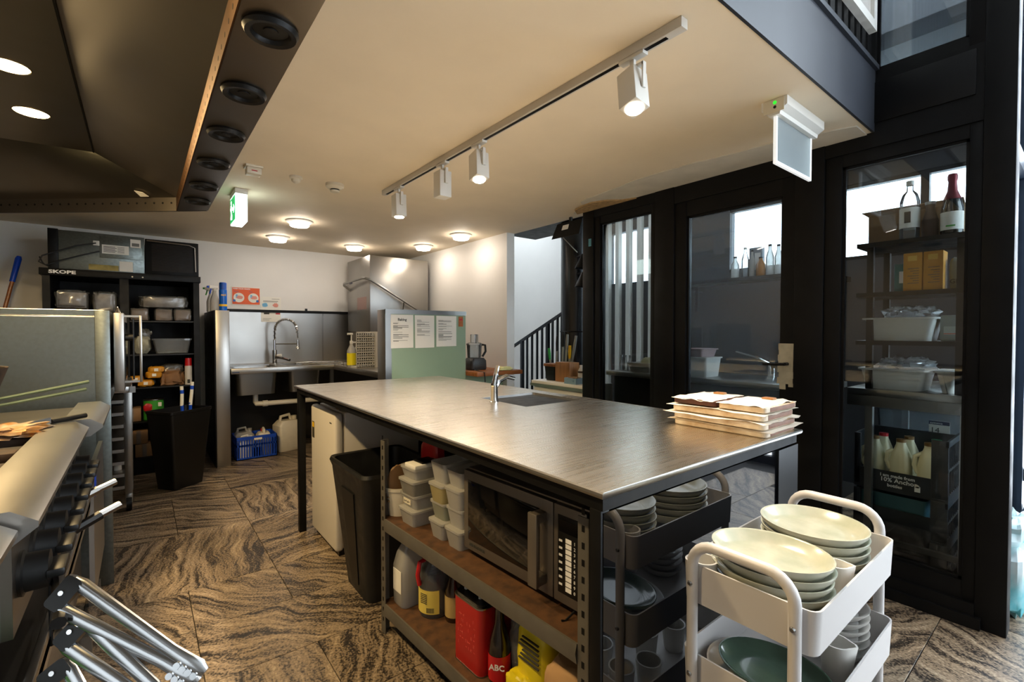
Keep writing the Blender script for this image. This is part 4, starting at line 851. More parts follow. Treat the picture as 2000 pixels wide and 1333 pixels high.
for k in range(13):
    a = R(180 - 15 * k); arc.append((1.245 + .10 * math.cos(a), 5.60 - .10 * (k / 12), 1.28 + .105 * math.sin(a)))
arc.append((1.35, 5.49, 1.18))
G().tube(arc, .008, 8).out('hose', chrome, fa)
g = G(); hel = []
def arcp(u):
    q = u * (len(arc) - 1); i = min(int(q), len(arc) - 2); return Vector(arc[i]).lerp(Vector(arc[i + 1]), q - i)
for k in range(240):
    u = k / 239 * .97; p = arcp(u); d = (arcp(min(u + .01, 1)) - p).normalized(); uu = d.cross(Vector((0, 1, 0))).normalized(); vv = d.cross(uu); a = k * .95
    hel.append(p + (uu * math.cos(a) + vv * math.sin(a)) * .014)
G().tube(hel, .0028, 5).out('spring', chrome, fa)
G().lathe([(.012, .10), (.014, .06), (.013, .02), (.022, .0)], (1.35, 5.49, 1.06), 16).out('spray_head', chrome, fa)
G().tube([(1.145, 5.62, 1.115), (1.25, 5.56, 1.115), (1.35, 5.49, 1.115)], .006, 8).out('support_arm', chrome, fa)
G().tube([(1.145, 5.62, .97), (1.19, 5.52, .965), (1.25, 5.42, .945)], .014, 10).out('spout', chrome, fa); G().tube([(1.165, 5.59, .99), (1.20, 5.56, .995)], .012, 8).out('lever', white_pl, fa)
# posters
t = thing('hygiene_poster', 'orange hand washing poster on the white wall', 'poster', (.915, 5.868, 1.64))
G().box(.775, 1.055, 5.864, 5.8695, 1.543, 1.738).out('sheet', paper, t); G().box(.782, 1.048, 5.8625, 5.864, 1.55, 1.731).out('orange_print', orange_m, t)
text('WASH YOUR HANDS', .0175, white_ink, t, (.787, 5.862, 1.712), (90, 0, 0), bold=.0006)
for x in (.845, .985):
    G().cyl((x, 5.8625, 1.622), (x, 5.8612, 1.622), .052, n=24).out('white_disc', paper, t)
    G().blob((x + .005, 5.861, 1.625), (.032, .0012, .018), .3, int(x * 50), 2.2).out('hands_print', mat('skin_print', 'd98e80', .6), t); G().cyl((x + (.04 if x > .9 else -.045), 5.8612, 1.588), (x + (.04 if x > .9 else -.045), 5.860, 1.588), .014, n=14).out('blue_dot', mat('print_blue', '2b62a8', .5), t)
    G().box(x - .03, x - .012, 5.8602, 5.8612, 1.62, 1.655).out('tap_print', mat('print_lblue', '6fb0d8', .5), t)
text('Wash', .02, mat('print_purple', '5a4a78', .5), t, (.795, 5.862, 1.682), (90, 0, 0)); text('Dry', .02, MATS['print_purple'], t, (.945, 5.862, 1.682), (90, 0, 0))
t = thing('notice_sheet', 'white instruction sheet tucked behind the black splashback rail', 'notice', (1.16, 5.86, 1.5))
G().box(1.058, 1.268, 5.866, 5.8695, 1.49, 1.642).box(1.058, 1.258, 5.845, 5.848, 1.36, 1.468).out('sheet', paper, t)
G().box(1.082, 1.235, 5.8652, 5.866, 1.592, 1.598).box(1.082, 1.225, 5.8652, 5.866, 1.580, 1.583).box(1.17, 1.25, 5.8652, 5.866, 1.618, 1.622).out('heading_print', mat('print_grey', '6b6a64', .8), t)
for x, m_ in ((1.10, 'print_lblue'), (1.21, 'skin_print')): G().blob((x, 5.865, 1.55), (.026, .001, .022), .4, int(x * 90), 2.).out('picture_print', MATS[m_], t)
G().box(1.085, 1.14, 5.8435, 5.845, 1.445, 1.462).box(1.075, 1.16, 5.8435, 5.845, 1.395, 1.398).box(1.075, 1.14, 5.8435, 5.845, 1.38, 1.383).out('printed_text', ink, t); G().box(1.205, 1.25, 5.8435, 5.845, 1.445, 1.464).out('red_print', MATS['red_print'], t)
# bottles on the stub wall
def trigger(x, y, z, m_, tm, lb, rz):
    t = thing('spray_bottle', lb, 'spray bottle', (x, y, z), rz, group='spray bottles on the stub wall')
    G().lathe([(.036, 0), (.038, .01), (.038, .10), (.028, .14), (.016, .175), (.016, .20)], (0, 0, 0), 20).out('bottle_body', m_, t, local=True)
    h = G().box(-.05, .03, -.014, .014, .215, .245, .006).cyl((0, 0, .198), (0, 0, .22), .018).out('sprayer', white_pl, t, local=True)
    G().tube([(-.028, 0, .22), (-.034, 0, .19), (-.042, 0, .165)], .006, 8).out('trigger', tm, h, local=True); G().box(-.066, -.05, -.009, .009, .222, .24, .002).out('nozzle', tm, h, local=True)
trigger(.56, 5.305, 1.4455, frost_pl, blue_m, 'clear spray bottle with blue trigger on the stub wall', R(20))
trigger(.55, 5.50, 1.4455, frost_pl, green_b, 'spray bottle with green trigger at the back of stub wall', R(-10))
trigger(.60, 5.40, 1.4455, cream_pl, mat('teal_plastic', '1f8f9a', .4), 'small cream spray bottle with teal trigger', R(40)).__class__ if False else None
t = thing('insect_spray', 'blue insect spray can with yellow band on the stub wall', 'aerosol', (.62, 5.22, 1.4455))
G().lathe([(.031, 0), (.033, .005), (.033, .20), (.029, .205)], (.62, 5.22, 1.4455), 24).out('can_body', mat('can_blue', '1263c8', .25), t); G().lathe([(.031, .205), (.031, .265), (.026, .272)], (.62, 5.22, 1.4455), 24).out('cap', mat('cap_blue', '0e50b0', .35), t)
G().lathe([(.0335, .045), (.0335, .065)], (.62, 5.22, 1.4455), 24, c0=False, c1=False).out('yellow_band', yellow_m, t); text('raid', .026, yellow_m, t, (.600, 5.1858, 1.59), (90, 0, 0), bold=.0008)
# crate and jerrycans beneath the sink
def crate(name, lb, cat, x0, x1, y0, y1, z0, z1, m_, rows_, cols_):
    t = thing(name, lb, cat, ((x0 + x1) / 2, (y0 + y1) / 2, z0)); G().box(x0, x1, y0, y1, z0, z0 + .008).out('base', m_, t)
    hh = z1 - z0
    for nm, ax, fix, a, b in (('front_side', 0, y0, x0, x1), ('back_side', 0, y1 - .006, x0, x1), ('left_side', 1, x0, y0, y1), ('right_side', 1, x1 - .006, y0, y1)):
        g = G(); L_ = b - a
        def bx(u0, u1, v0, v1):
            if ax == 0: g.box(a + u0, a + u1, fix, fix + .006, z0 + v0, z0 + v1)
            else: g.box(fix, fix + .006, a + u0, a + u1, z0 + v0, z0 + v1)
        bx(0, L_, hh * .86, hh); bx(0, L_, 0, hh * .1); bx(0, L_, hh * .58, hh * .66)
        for k in range(cols_ + 1):
            u = .0 + (L_ - .012) * k / cols_; bx(u, u + .012, hh * .1, hh * .86)
        bx(L_ * .38, L_ * .62, hh * .1, hh * .5)
        g.out('slatted_side', m_, t)
    return t
cr = crate('blue_crate', 'blue slotted plastic crate of bottles under the sink', 'crate', .705, 1.065, 5.16, 5.44, 0, .225, blue_m, 2, 16)
G().box(.86, .93, 5.156, 5.16, .185, .205).out('crate_label', paper, cr)
def jerry(x, y, z, s, m_, lb, rz, capm=None):
    t = thing('jerrycan', lb, 'jerrycan', (x, y, z), rz, group='jerrycans under the sink')
    G().loft([[(a, b, zz) for a, b in rrect(-w_ * s, w_ * s, -d_ * s, d_ * s, .02 * s, 3)] for zz, w_, d_ in ((0, .085, .06), (.01 * s, .09, .065), (.20 * s, .09, .065), (.235 * s, .06, .05))]).out('can_body', m_, t, local=True)
    G().tube([(-.06 * s, 0, .22 * s), (-.05 * s, 0, .265 * s), (.015 * s, 0, .275 * s), (.03 * s, 0, .23 * s)], .012 * s, 8).out('handle', m_, t, local=True); G().cyl((.055 * s, 0, .22 * s), (.055 * s, 0, .262 * s), .02 * s).out('cap', capm or m_, t, local=True)
jerry(.80, 5.225, .009, .80, white_pl, 'white jerrycan with a handle at the left of the blue crate', R(10))
jerry(.965, 5.285, .009, .95, cream_pl, 'cream jerrycan in the middle of the blue crate', R(88), red_m)
jerry(.80, 5.365, .009, 1.0, frost_pl, 'frosted jerrycan at the back of the blue crate', R(0))
jerry(1.205, 5.36, 0, 1.35, cream_pl, 'cream jerrycan standing on the floor beside the blue crate', R(15))

# dishwasher, dish rack, pump bottle, wire racks
dw = thing('dishwasher', 'stainless pass-through dishwasher hood with bent bar handle', 'dishwasher', (2.33, 5.35, .9))
G().box(1.975, 2.69, 5.0, 5.70, 1.25, 2.09, .004).out('hood_box', steel_b, dw); G().box(2.0, 2.67, 5.02, 5.68, .901, 1.25).out('wash_chamber', steel_dk, dw)
G().box(1.9735, 1.9755, 5.10, 5.38, 1.50, 1.64).out('faded_label', mat('faded_print', 'a08078', .4, .6), dw); G().box(2.69, 2.70, 5.02, 5.1, 1.3, 2.0).out('side_cover', mat('blue_dark', '1c2c44', .4), dw)
hb = G().tube([(1.985, 5.62, 1.74), (1.90, 5.62, 1.80), (1.89, 5.58, 1.815), (1.89, 5.0, 1.83), (1.90, 4.94, 1.825), (1.95, 4.92, 1.81), (2.62, 4.92, 1.44), (2.66, 4.96, 1.42)], .013, 10).out('bar_handle', steel, dw)
G().tube([(2.34, 4.92, 1.595), (2.36, 5.0, 1.45)], .007, 8).out('handle_stay', steel, dw); G().box(1.885, 1.89, 5.30, 5.38, 1.79, 1.815).out('maker_badge', mat('badge_blue', '2a3350', .4), hb)
t = thing('dish_rack', 'white slotted dish rack standing on edge by the dishwasher', 'rack', (1.72, 4.45, .9))
dg = mat('grey_white_plastic', 'b9b7b3', .45)
g = G()
for k in range(8): z = .905 + k * .047; g.box(1.605, 1.78, 4.40, 4.41, z, z + .014)
for k in range(9): x = 1.605 + k * .0215; g.box(x, x + .006, 4.398, 4.412, .905, 1.25)
for k in range(7):
    for j in range(8): z = .928 + k * .047; x = 1.612 + j * .0215; g.box(x, x + .012, 4.385, 4.40, z, z + .009)
g.out('lattice', dg, t, kind='stuff'); G().box(1.785, 1.815, 4.385, 4.55, .901, 1.25, .003).out('side_frame', dg, t); G().box(1.60, 1.80, 4.40, 4.55, .901, .915).out('bottom_frame', dg, t)
G().box(1.615, 1.775, 4.43, 4.435, .92, 1.24).out('inner_web', black_pl, t)
def pump(x, y, lb, lm, s=1):
    t = thing('pump_bottle', lb, 'bottle', (x, y, .901)); G().lathe([(.035 * s, 0), (.037 * s, .01), (.037 * s, .14 * s), (.015, .19 * s), (.015, .205 * s)], (x, y, .901), 20).out('bottle_body', frost_pl, t)
    G().lathe([(.0376 * s, .02), (.0376 * s, .12 * s)], (x, y, .901), 20, c0=False, c1=False).out('label_print', lm, t); G().cyl((x, y, .901 + .2 * s), (x, y, .901 + .225 * s), .016).cyl((x, y, .901 + .22 * s), (x, y, .901 + .28 * s), .006, n=8).box(x - .04, x + .014, y - .009, y + .009, .901 + .275 * s, .901 + .292 * s, .003).out('pump', white_pl, t)
pump(1.628, 4.605, 'tall pump bottle with bright yellow label by dish rack', mat('bright_yellow', 'f2e11a', .4), 1.15)
pump(1.70, 4.67, 'shorter yellow-labelled bottle behind the pump bottle', mat('bright_yellow', 'f2e11a', .4), .85)
for k, (y, z) in enumerate(((5.0, .902), (4.78, .91))):
    t = thing('wire_rack', ('left', 'right')[k] + ' flat wire cooling rack lying on the dish bench', 'rack', (1.72, y, z)); g = G(); x0, x1 = (1.30, 1.74) if k == 0 else (1.60, 1.95)
    y0 = (5.12 if k == 0 else 4.74); y1 = y0 + .26
    G().tube([(x0, y0, z + .012), (x1, y0, z + .012), (x1, y1, z + .012), (x0, y1, z + .012)], .005, 6, True).out('frame', chrome, t)
    for j in range(9): x = x0 + (x1 - x0) * (j + .5) / 9; g.cyl((x, y0, z + .012), (x, y1, z + .012), .0025, n=6)
    g.out('wire', chrome, t, kind='stuff')
    g = G()
    for a in (x0, x1):
        for b in (y0, y1): g.cyl((a, b, z - .0015 if k == 0 else z - .009), (a, b, z + .012), .004, n=6)
    g.out('foot', chrome, t)

# ---------------------------------------------------------------- sage partition, papers, processor
pt = thing('sage_partition', 'sage green partition with steel capping behind the island', 'partition', (1.93, 3.68, 0))
G().box(1.60, 2.315, 3.60, 3.61, 0, 1.395).out('laminate_face', green_m, pt); G().box(1.548, 1.60, 3.598, 3.612, 0, 1.43).box(1.548, 2.32, 3.596, 3.612, 1.395, 1.432).out('steel_trim', steel, pt)
G().box(1.548, 2.32, 3.61, 3.76, 0, 1.43, .002).out('core', steel_b, pt)
def sheet_of(name, lb, x0, x1, z0, z1, head, lines, seed):
    t = thing(name, lb, 'paper', ((x0 + x1) / 2, 3.598, (z0 + z1) / 2), group='recipe sheets on the partition'); rnd = random.Random(seed)
    G().loft([[(x0 + .004 * (1 if seed == 2 else 0), 3.5985, z0), (x1, 3.5985, z0 + .003), (x1, 3.5985, z1), (x0, 3.5985, z1)], [(x0 + .004 * (1 if seed == 2 else 0), 3.597, z0 + .002), (x1, 3.597, z0 + .003), (x1, 3.597, z1), (x0, 3.597, z1)]]).out('sheet', paper, t)
    if head: text(head, .03, ink, t, ((x0 + x1) / 2, 3.5962, z1 - .05), (90, 0, 0), 'CENTER', bold=.0007)
    g = G(); z = z1 - (.07 if head else .04)
    while z > z0 + (.05 if seed != 2 else .1):
        w_ = rnd.choice((.25, .3, .3, .85, .8, .5)); b = rnd.choice((1, 1, 1, 1.8)); g.box(x0 + .02, x0 + .02 + (x1 - x0 - .04) * w_, 3.5958, 3.5966, z, z + .0022 * b); z -= rnd.choice((.006, .006, .007, .016))
    g.out('printed_text', mat('print_grey', '6b6a64', .8), t, kind='stuff')
sheet_of('recipe_sheet', 'recipe sheet headed Baking on the green partition', 1.594, 1.794, 1.112, 1.39, 'Baking', 1, 1)
sheet_of('recipe_sheet', 'middle recipe sheet with curled corner on the green partition', 1.808, 1.992, 1.11, 1.388, None, 1, 2)
sheet_of('recipe_sheet', 'right-hand recipe sheet next to the orange sticker', 2.013, 2.215, 1.118, 1.388, None, 1, 3)
s = G().box(2.24, 2.285, 3.5965, 3.5995, 1.295, 1.385).out('torn_sticker', mat('orange_sticker', 'b5662a', .6, var=.3, scale=40), label='torn orange brown sticker at the partition corner', cat='sticker', loc=(2.26, 3.598, 1.34)); G().box(2.246, 2.279, 3.5955, 3.5965, 1.35, 1.365).out('red_print', red_m, s)
sc = thing('timber_shelf_cabinet', 'sage cabinet with timber top beside the partition', 'cabinet', (2.54, 3.9, 0))
G().box(2.33, 2.755, 3.62, 4.15, 0, .85).out('body', green_m, sc); G().box(2.322, 2.84, 3.42, 4.2, .85, .888, .003).out('timber_top', wood, sc)
fp = thing('food_processor', 'black food processor with clear bowl on the timber top', 'food processor', (2.50, 3.72, .888))
G().loft([[(x, y, z) for x, y in rrect(2.50 - a, 2.50 + a, 3.72 - b, 3.72 + b, .03, 4)] for z, a, b in ((.889, .085, .075), (.9, .09, .08), (.975, .088, .078), (1.0, .07, .065))]).out('motor_base', mat('dark_grey_plastic', '35383a', .35), fp)
G().lathe([(.065, 0), (.072, .12), (.072, .125), (.069, .12), (.062, .004)], (2.49, 3.72, 1.0), 28).out('bowl', clear_pl, fp); G().lathe([(.076, .122), (.076, .136), (.06, .145)], (2.49, 3.72, 1.0), 28).out('lid', clear_pl, fp)
G().box(2.455, 2.51, 3.68, 3.74, 1.14, 1.225, .006).out('feed_tube', clear_pl, fp); G().tube([(2.56, 3.70, 1.125), (2.595, 3.69, 1.12), (2.60, 3.69, 1.06), (2.57, 3.70, 1.01)], .011, 8).out('handle', black_pl, fp)
G().tube([(2.44, 3.64, .90), (2.42, 3.60, .892), (2.40, 3.52, .892), (2.39, 3.41, .885), (2.395, 3.405, .8)], .005, 6).out('power_cord', black_pl, fp)
# ---------------------------------------------------------------- trolley and crockery
TX0, TX1, TY0, TY1 = .945, 1.475, .312, .588
tl = thing('white_trolley', 'white powder-coated kitchen trolley loaded with plates', 'trolley', ((TX0 + TX1) / 2, (TY0 + TY1) / 2, 0))
TZ = (.735, .535, .335)
for z in TZ: G().tub((TX0 + .012, TX1 - .012, TY0 + .004, TY1 - .004), (TX0 + .012, TX1 - .012, TY0, TY1), z - .085, z, .004, .022).out('shelf_tray', white_pw, tl)
for x, sg in ((TX0, -1), (TX1, 1)):
    ya, yb = TY0 + .035, TY1 - .035; pts = [(x, ya, .05), (x, ya, .74)]
    for k in range(1, 7): a = R(15 * k); pts.append((x, ya + .05 - .05 * math.cos(a), .74 + .05 * math.sin(a)))
    pts += [(x, q[1] if False else ya + yb - q[1], q[2]) for q in reversed(pts)]
    G().tube(pts, .0115, 12).out('side_handle', white_pw, tl)
    for z in TZ:
        for y in (ya, yb): G().lathe([(.006, 0), (.005, .003), (.001, .004)], (0, 0, 0), 10).bm.free(); G().cyl((x + sg * .010, y, z - .035), (x + sg * .0145, y, z - .035), .006, .004, n=10).out('screw', steel, tl)
    for y in (ya, yb):
        c = G().cyl((x - .009, y, .026), (x + .009, y, .026), .026, n=16).out('castor', black_pl, tl)
def plate(lb, c, rx_, ry_, h, m_, group, rz=0, n=40):
    t = G().lathe([(.55, 0), (.86, .10), (.98, .72), (1.0, .98), (.985, 1.0), (.95, .92), (.84, .30), (.55, .24), (.01, .22)], (0, 0, 0), n)
    for v in t.bm.verts: v.co = Vector((v.co.x * rx_, v.co.y * ry_, v.co.z * h))
    return t.out('oval_plate', m_, label=lb, cat='plate', group=group, loc=c, local=True, rz=rz, ang=60)
ordn = ('bottom', 'second', 'third', 'fourth', 'fifth', 'top')
for k in range(5):
    n_ = ordn[k] if k < 4 else 'top'
    plate(f'{n_} oval plate of the near stack on the upper trolley tray', (1.066 + .002 * (k % 2), .440 + .002 * (k % 3), .655 + .016 + k * .0195 + .001), .098, .119, .030, ceramic, 'near plate stack', R(6 + k))
    plate(f'{n_} plate of the far stack on the upper trolley tray', (1.318 + .002 * (k % 2), .446, .655 + .016 + k * .0195 - .004), .110, .118, .030, ceramic, 'far plate stack', R(-10 + 2 * k))
def cup(lb, c, r, h, m_, spout=None):
    g = G(); rings = []
    for rr, z in ((r * .72, 0), (r * .8, .004), (r, h), (r - .004, h), (r * .74, .006)):
        ring = []
        for i in range(24):
            a = 2 * math.pi * i / 24; q = rr
            if spout is not None and z > h * .8:
                da = abs((a - spout + math.pi) % (2 * math.pi) - math.pi); q += .35 * r * max(0, 1 - da / .5)
            ring.append((q * math.cos(a), q * math.sin(a), z))
        rings.append(ring)
    return g.loft(rings).out('cup' if spout is None else 'pouring_jug', m_, label=lb, cat='cup' if spout is None else 'jug', loc=c, local=True)
tz0 = .655
cup('white cup behind the near handle post on the upper tray', (.984, .549, tz0), .030, .085, ceramic_w)
cup('small white cup hanging at the trolley tray corner', (.985, .40 - .045, tz0), .020, .05, ceramic_w)
cup('white pouring jug between the two plate stacks', (1.195, .356, tz0), .026, .085, ceramic_w, R(-60))
z1 = TZ[1] - .08
for k in range(2): plate(('lower', 'upper')[k] + ' large grey plate under the dark green plate', (1.085 - .004 * k, .452, z1 + .001 + k * .014), .115, .125, .026, ceramic_p, 'plates on the middle trolley tray', R(8))
plate('dark green glazed oval plate on the middle trolley tray', (1.085, .440, z1 + .030), .088, .115, .026, ceramic_g, 'plates on the middle trolley tray', R(6))
for k in range(6): G().lathe([(.035, 0), (.05, .004), (.068, .024), (.069, .028), (.065, .027), (.046, .008), (.001, .006)], (0, 0, 0), 36).out('small_bowl', ceramic_p, label=(ordn[k] + ' grey-rimmed bowl in the stack on the middle trolley tray'), cat='bowl', group='bowl stack on the trolley', loc=(1.345, .402, z1 + .001 + k * .0195), local=True)
cup('white pouring jug on the middle tray beside the green plate', (1.225, .365, z1), .032, .095, ceramic_w, R(-70))
z2 = TZ[2] - .08
for k, (x, y) in enumerate(((1.02, .50), (1.10, .53), (1.05, .40), (1.2, .45), (1.3, .48))): cup(('white cup at the back corner of', 'second cup along the back of', 'cup at the near corner of', 'cup in the middle of', 'cup at the far side of')[k] + ' the bottom trolley tray', (x, y, z2), .036, .08, ceramic_w)
# ---------------------------------------------------------------- store room seen through the glass
pr = thing('perforated_rack', 'black perforated steel shelving rack behind the glass', 'shelf', (3.15, .6, .95))
for z in (1.71, 1.452, 1.203):
    G().box(2.97, 3.32, .392, .815, z - .022, z).out('shelf', black, pr)
for x, y in ((2.98, .745), (2.98, .40), (3.28, .745), (3.28, .40)): G().box(x, x + .028, y, y + .028, .953, 1.71).out('post', black, pr)
sbn = thing('steel_table', 'stainless table with undershelf in the store room', 'table', (3.2, .6, 0))
G().box(2.97, 3.75, .37, .85, .915, .952, .003).out('tabletop', steel_b, sbn); G().box(2.97, 2.995, .37, .85, .86, .915).out('apron', steel, sbn)
for x, y in ((2.98, .74), (2.98, .375), (3.71, .74), (3.71, .375)): G().box(x, x + .032, y, y + .032, 0, .90).out('leg', steel_b, sbn)
G().box(2.975, 3.0, .40, .745, .165, .19).out('brace', steel, sbn)
# top shelf
t = thing('gin_bottle', 'clear round spirit bottle with white label on the top rack shelf', 'bottle', (3.03, .612, 1.711))
G().lathe([(.036, 0), (.040, .008), (.040, .19), (.030, .225), (.014, .245), (.013, .27)], (3.03, .612, 1.711), 28).out('bottle_body', clear_pl, t); G().cyl((3.03, .612, 1.981), (3.03, .612, 2.003), .016).out('cap', white_pl, t)
G().lathe([(.0408, .055), (.0408, .155)], (3.03, .612, 1.711), 28, c0=False, c1=False).out('label_print', paper, t); G().box(2.9885, 2.9895, .60, .625, 1.79, 1.845).out('printed_text', ink, t)
t = thing('wine_bottle', 'dark sparkling wine bottle with red foil on the top shelf', 'bottle', (3.03, .455, 1.711))
G().lathe([(.038, 0), (.041, .01), (.041, .12), (.032, .165), (.018, .205), (.0145, .24)], (3.03, .455, 1.711), 28).out('bottle_body', mat('wine_glass_dark', '0a0f08', .06, coat=.6), t)
G().lathe([(.034, .165), (.0188, .207), (.0155, .25), (.0185, .262), (.0185, .278), (.016, .287)], (3.03, .455, 1.711), 28).out('foil', mat('foil_red', '7a1622', .35, .3), t)
G().lathe([(.0418, .02), (.0418, .105)], (3.03, .455, 1.711), 28, c0=False, c1=False).out('label_print', paper, t); G().box(2.987, 2.9885, .437, .47, 1.745, 1.752).out('green_stripe', green_b, t)
t = thing('flask', 'brown round-shouldered metal flask between the two bottles', 'flask', (3.04, .535, 1.711))
G().lathe([(.028, 0), (.032, .01), (.032, .08), (.018, .13), (.018, .16)], (3.04, .535, 1.711), 24).out('flask_body', mat('flask_brown', '4a3a32', .4, .3), t); G().cyl((3.04, .535, 1.871), (3.04, .535, 1.885), .021).out('lid', steel, t)
t = thing('cardboard_box', 'open brown cardboard box behind bottles on the top rack shelf', 'box', (3.2, .64, 1.711))
G().tub((3.10, 3.30, .42, .80), (3.10, 3.30, .42, .80), 1.7115, 1.87, .004, .003, 1).out('carton', brown_p, t)
G().loft([[(3.10, .42, 1.868), (3.10, .80, 1.868), (3.06, .82, 1.885), (3.06, .42, 1.885)], [(3.10, .42, 1.872), (3.10, .80, 1.872), (3.06, .82, 1.889), (3.06, .42, 1.889)]]).out('flap', brown_p, t); G().quad
t = thing('store_fill_light', 'unseen round light added to brighten the store room', 'light', (3.75, 1.25, 2.62)); G().lathe([(.12, 0), (.12, -.01), (.10, -.025)], (3.75, 1.25, 2.62), 28, c0=False, c1=False).out('bezel', white_pl, t); G().lathe([(.10, -.01), (.095, -.045), (.001, -.05)], (3.75, 1.25, 2.62), 28).out('diffuser', lamp_c, t)  # added lamp, out of view, lifts the light behind the glass
# second shelf
for k, y in enumerate((.555, .478)):
    t = thing('yellow_carton', ('left', 'right')[k] + ' of two yellow drink cartons on the second rack shelf', 'carton', (3.05, y + .035, 1.453), group='yellow cartons'); G().box(3.0, 3.10, y, y + .073, 1.4535, 1.64, .003).out('carton_body', mustard, t)
    g = G()
    for j in range(7): g.box(2.9985, 3.0, y + .012, y + .055 - .01 * (j % 3), 1.56 - j * .012, 1.564 - j * .012)
    g.out('printed_text', brown_p, t, kind='stuff')
    G().box(2.998, 3.0, y + .02, y + .055, 1.60, 1.625).out('panel_print', mat('pale_yellow', 'dcae4a', .5), t)
t = thing('teal_box', 'teal carton half hidden behind the yellow cartons', 'carton', (3.15, .65, 1.453)); G().box(3.08, 3.2, .60, .68, 1.4535, 1.60, .002).out('carton_body', mat('teal_card', '1f6f73', .5), t); G().box(3.078, 3.08, .615, .66, 1.50, 1.56).out('panel_print', white_ink, t)
t = thing('coffee_bag', 'grey and green coffee bag at the right of the second shelf', 'bag', (3.10, .435, 1.453)); G().blob((3.10, .432, 1.53), (.05, .035, .077), .1, 70, 5).out('bag_body', mat('bag_grey', '6e7570', .5), t); text('GREE', .028, ink, t, (3.046, .462, 1.482), (90, 0, -90), bold=.0006)
# white catering tubs
def wtub(lb, x0, x1, y0, y1, z, h, bag=True):
    t = thing('catering_tub', lb, 'tub', ((x0 + x1) / 2, (y0 + y1) / 2, z)); G().tub((x0 + .02, x1 - .02, y0 + .02, y1 - .02), (x0, x1, y0, y1), z + .0005, z + h, .004, .025).out('tub_wall', white_pl, t)
    G().tub((x0 - .012, x1 + .012, y0 - .012, y1 + .012), (x0 - .012, x1 + .012, y0 - .012, y1 + .012), z + h - .006, z + h + .003, .014, .03, tb=.0085).out('rim', white_pl, t)
    if bag: G().blob(((x0 + x1) / 2, (y0 + y1) / 2 - .03, z + h + .015), ((x1 - x0) * .42, (y1 - y0) * .38, .045), .5, int(z * 100), 2.5, 28, 14, 4).out('plastic_liner', film, t)
    return t
wtub('white catering tub with clear liner on the third rack shelf', 2.99, 3.22, .505, .785, 1.203, .115)
t = thing('grey_tub', 'pale grey labelled tub behind the liner on the third rack shelf', 'tub', (3.15, .44, 1.204)); G().box(3.05, 3.28, .405, .495, 1.2035, 1.33, .01).out('tub_body', mat('pale_grey_plastic', '8d9490', .5), t); G().box(3.048, 3.05, .41, .48, 1.235, 1.275).out('label_print', mat('label_grey', 'b0b4b0', .5), t); G().box(3.0475, 3.048, .41, .48, 1.238, 1.241).out('orange_stripe', orange_m, t)
wtub('long white tub on the steel table behind the glass', 2.99, 3.22, .53, .80, .952, .105)
wtub('narrow white tub at the right on the steel table', 3.0, 3.22, .415, .50, .952, .105, False)
# milk crates
def mcrate(lb, z0, h):
    m_ = mat('crate_grey', '20252b', .45); t = thing('milk_crate', lb, 'crate', (3.2, .62, z0), group='stacked dark milk crates'); x0, x1, y0, y1 = 3.03, 3.36, .45, .83
    G().box(x0, x1, y0, y1, z0 + .0005, z0 + .012).out('base', m_, t); G().box(x0, x0 + .008, y0 + .06, y1, z0 + .012, z0 + (.105 if h > .25 else h * .58)).out('front_panel', m_, t); G().box(x0, x0 + .012, y0, y0 + .065, z0 + .012, z0 + h, .004).out('corner', m_, t); G().box(x0, x0 + .012, y1 - .03, y1, z0 + .012, z0 + h * .95, .004).out('corner', m_, t)
    g = G().box(x0, x1, y0, y0 + .01, z0 + h - .03, z0 + h).box(x0, x1, y0, y0 + .01, z0 + .012, z0 + .035).box(x0, x1, y0, y0 + .01, z0 + h * .5, z0 + h * .5 + .012)
    for k in range(8): x = x0 + .03 + k * .04; g.box(x, x + .006, y0, y0 + .01, z0 + .012, z0 + h - .03)
    g.out('side_grid', m_, t); G().box(x0, x1, y1 - .008, y1, z0 + .012, z0 + h * .95).out('side_panel', m_, t); G().box(x1 - .008, x1, y0, y1, z0 + .012, z0 + h * .95).out('back_panel', m_, t)
    return t
mcrate('lowest dark milk crate on the store room floor', .0, .21)
mcrate('middle dark milk crate with blue tray inside', .21, .21)
mc = mcrate('top dark milk crate printed with white text, holding milk bottles', .42, .30)
for k, s_ in enumerate(('I am made from', '10% Anchor', 'bottles')): text(s_, .022 if k != 1 else .03, white_ink, mc, (3.0285, .715 if k != 2 else .685, .497 - k * .025), (90, 0, -90), bold=.0005)
G().box(3.0275, 3.0295, .553, .575, .447, .475).cyl((3.0275, .564, .475), (3.0295, .564, .475), .008, n=10).out('bottle_emblem', white_ink, mc)
t = thing('blue_tray', 'dull teal tray sitting inside the middle milk crate', 'tray', (3.2, .62, .223)); G().tub((3.05, 3.33, .53, .81), (3.05, 3.33, .53, .81), .224, .40, .004, .02).out('tray_wall', mat('teal_plastic_dark', '2c5560', .5), t)
def jug(x, y, lb, cm, rz=0):
    t = thing('milk_jug', lb, 'bottle', (x, y, .4325), rz, group='milk bottles in the crate')
    G().loft([[(a, b, z) for a, b in rrect(-w_, w_, -d_, d_, min(w_, d_) * .55, 5)] for z, w_, d_ in ((0, .04, .04), (.01, .043, .043), (.135, .043, .043), (.18, .038, .036), (.215, .027, .024), (.232, .019, .019), (.242, .019, .019))]).out('bottle_body', milk_m, t, local=True)
    G().tube([(-.016, .028, .20), (-.022, .05, .185), (-.025, .054, .14), (-.025, .038, .10)], .010, 8).out('handle', milk_m, t, local=True); G().cyl((0, 0, .242), (0, 0, .258), .021).out('cap', cm, t, local=True); G().box(-.0442, -.0432, -.025, .01, .03, .05).out('barcode', ink, t, local=True)
bc = mat('brown_cap', '7a5a30', .4)
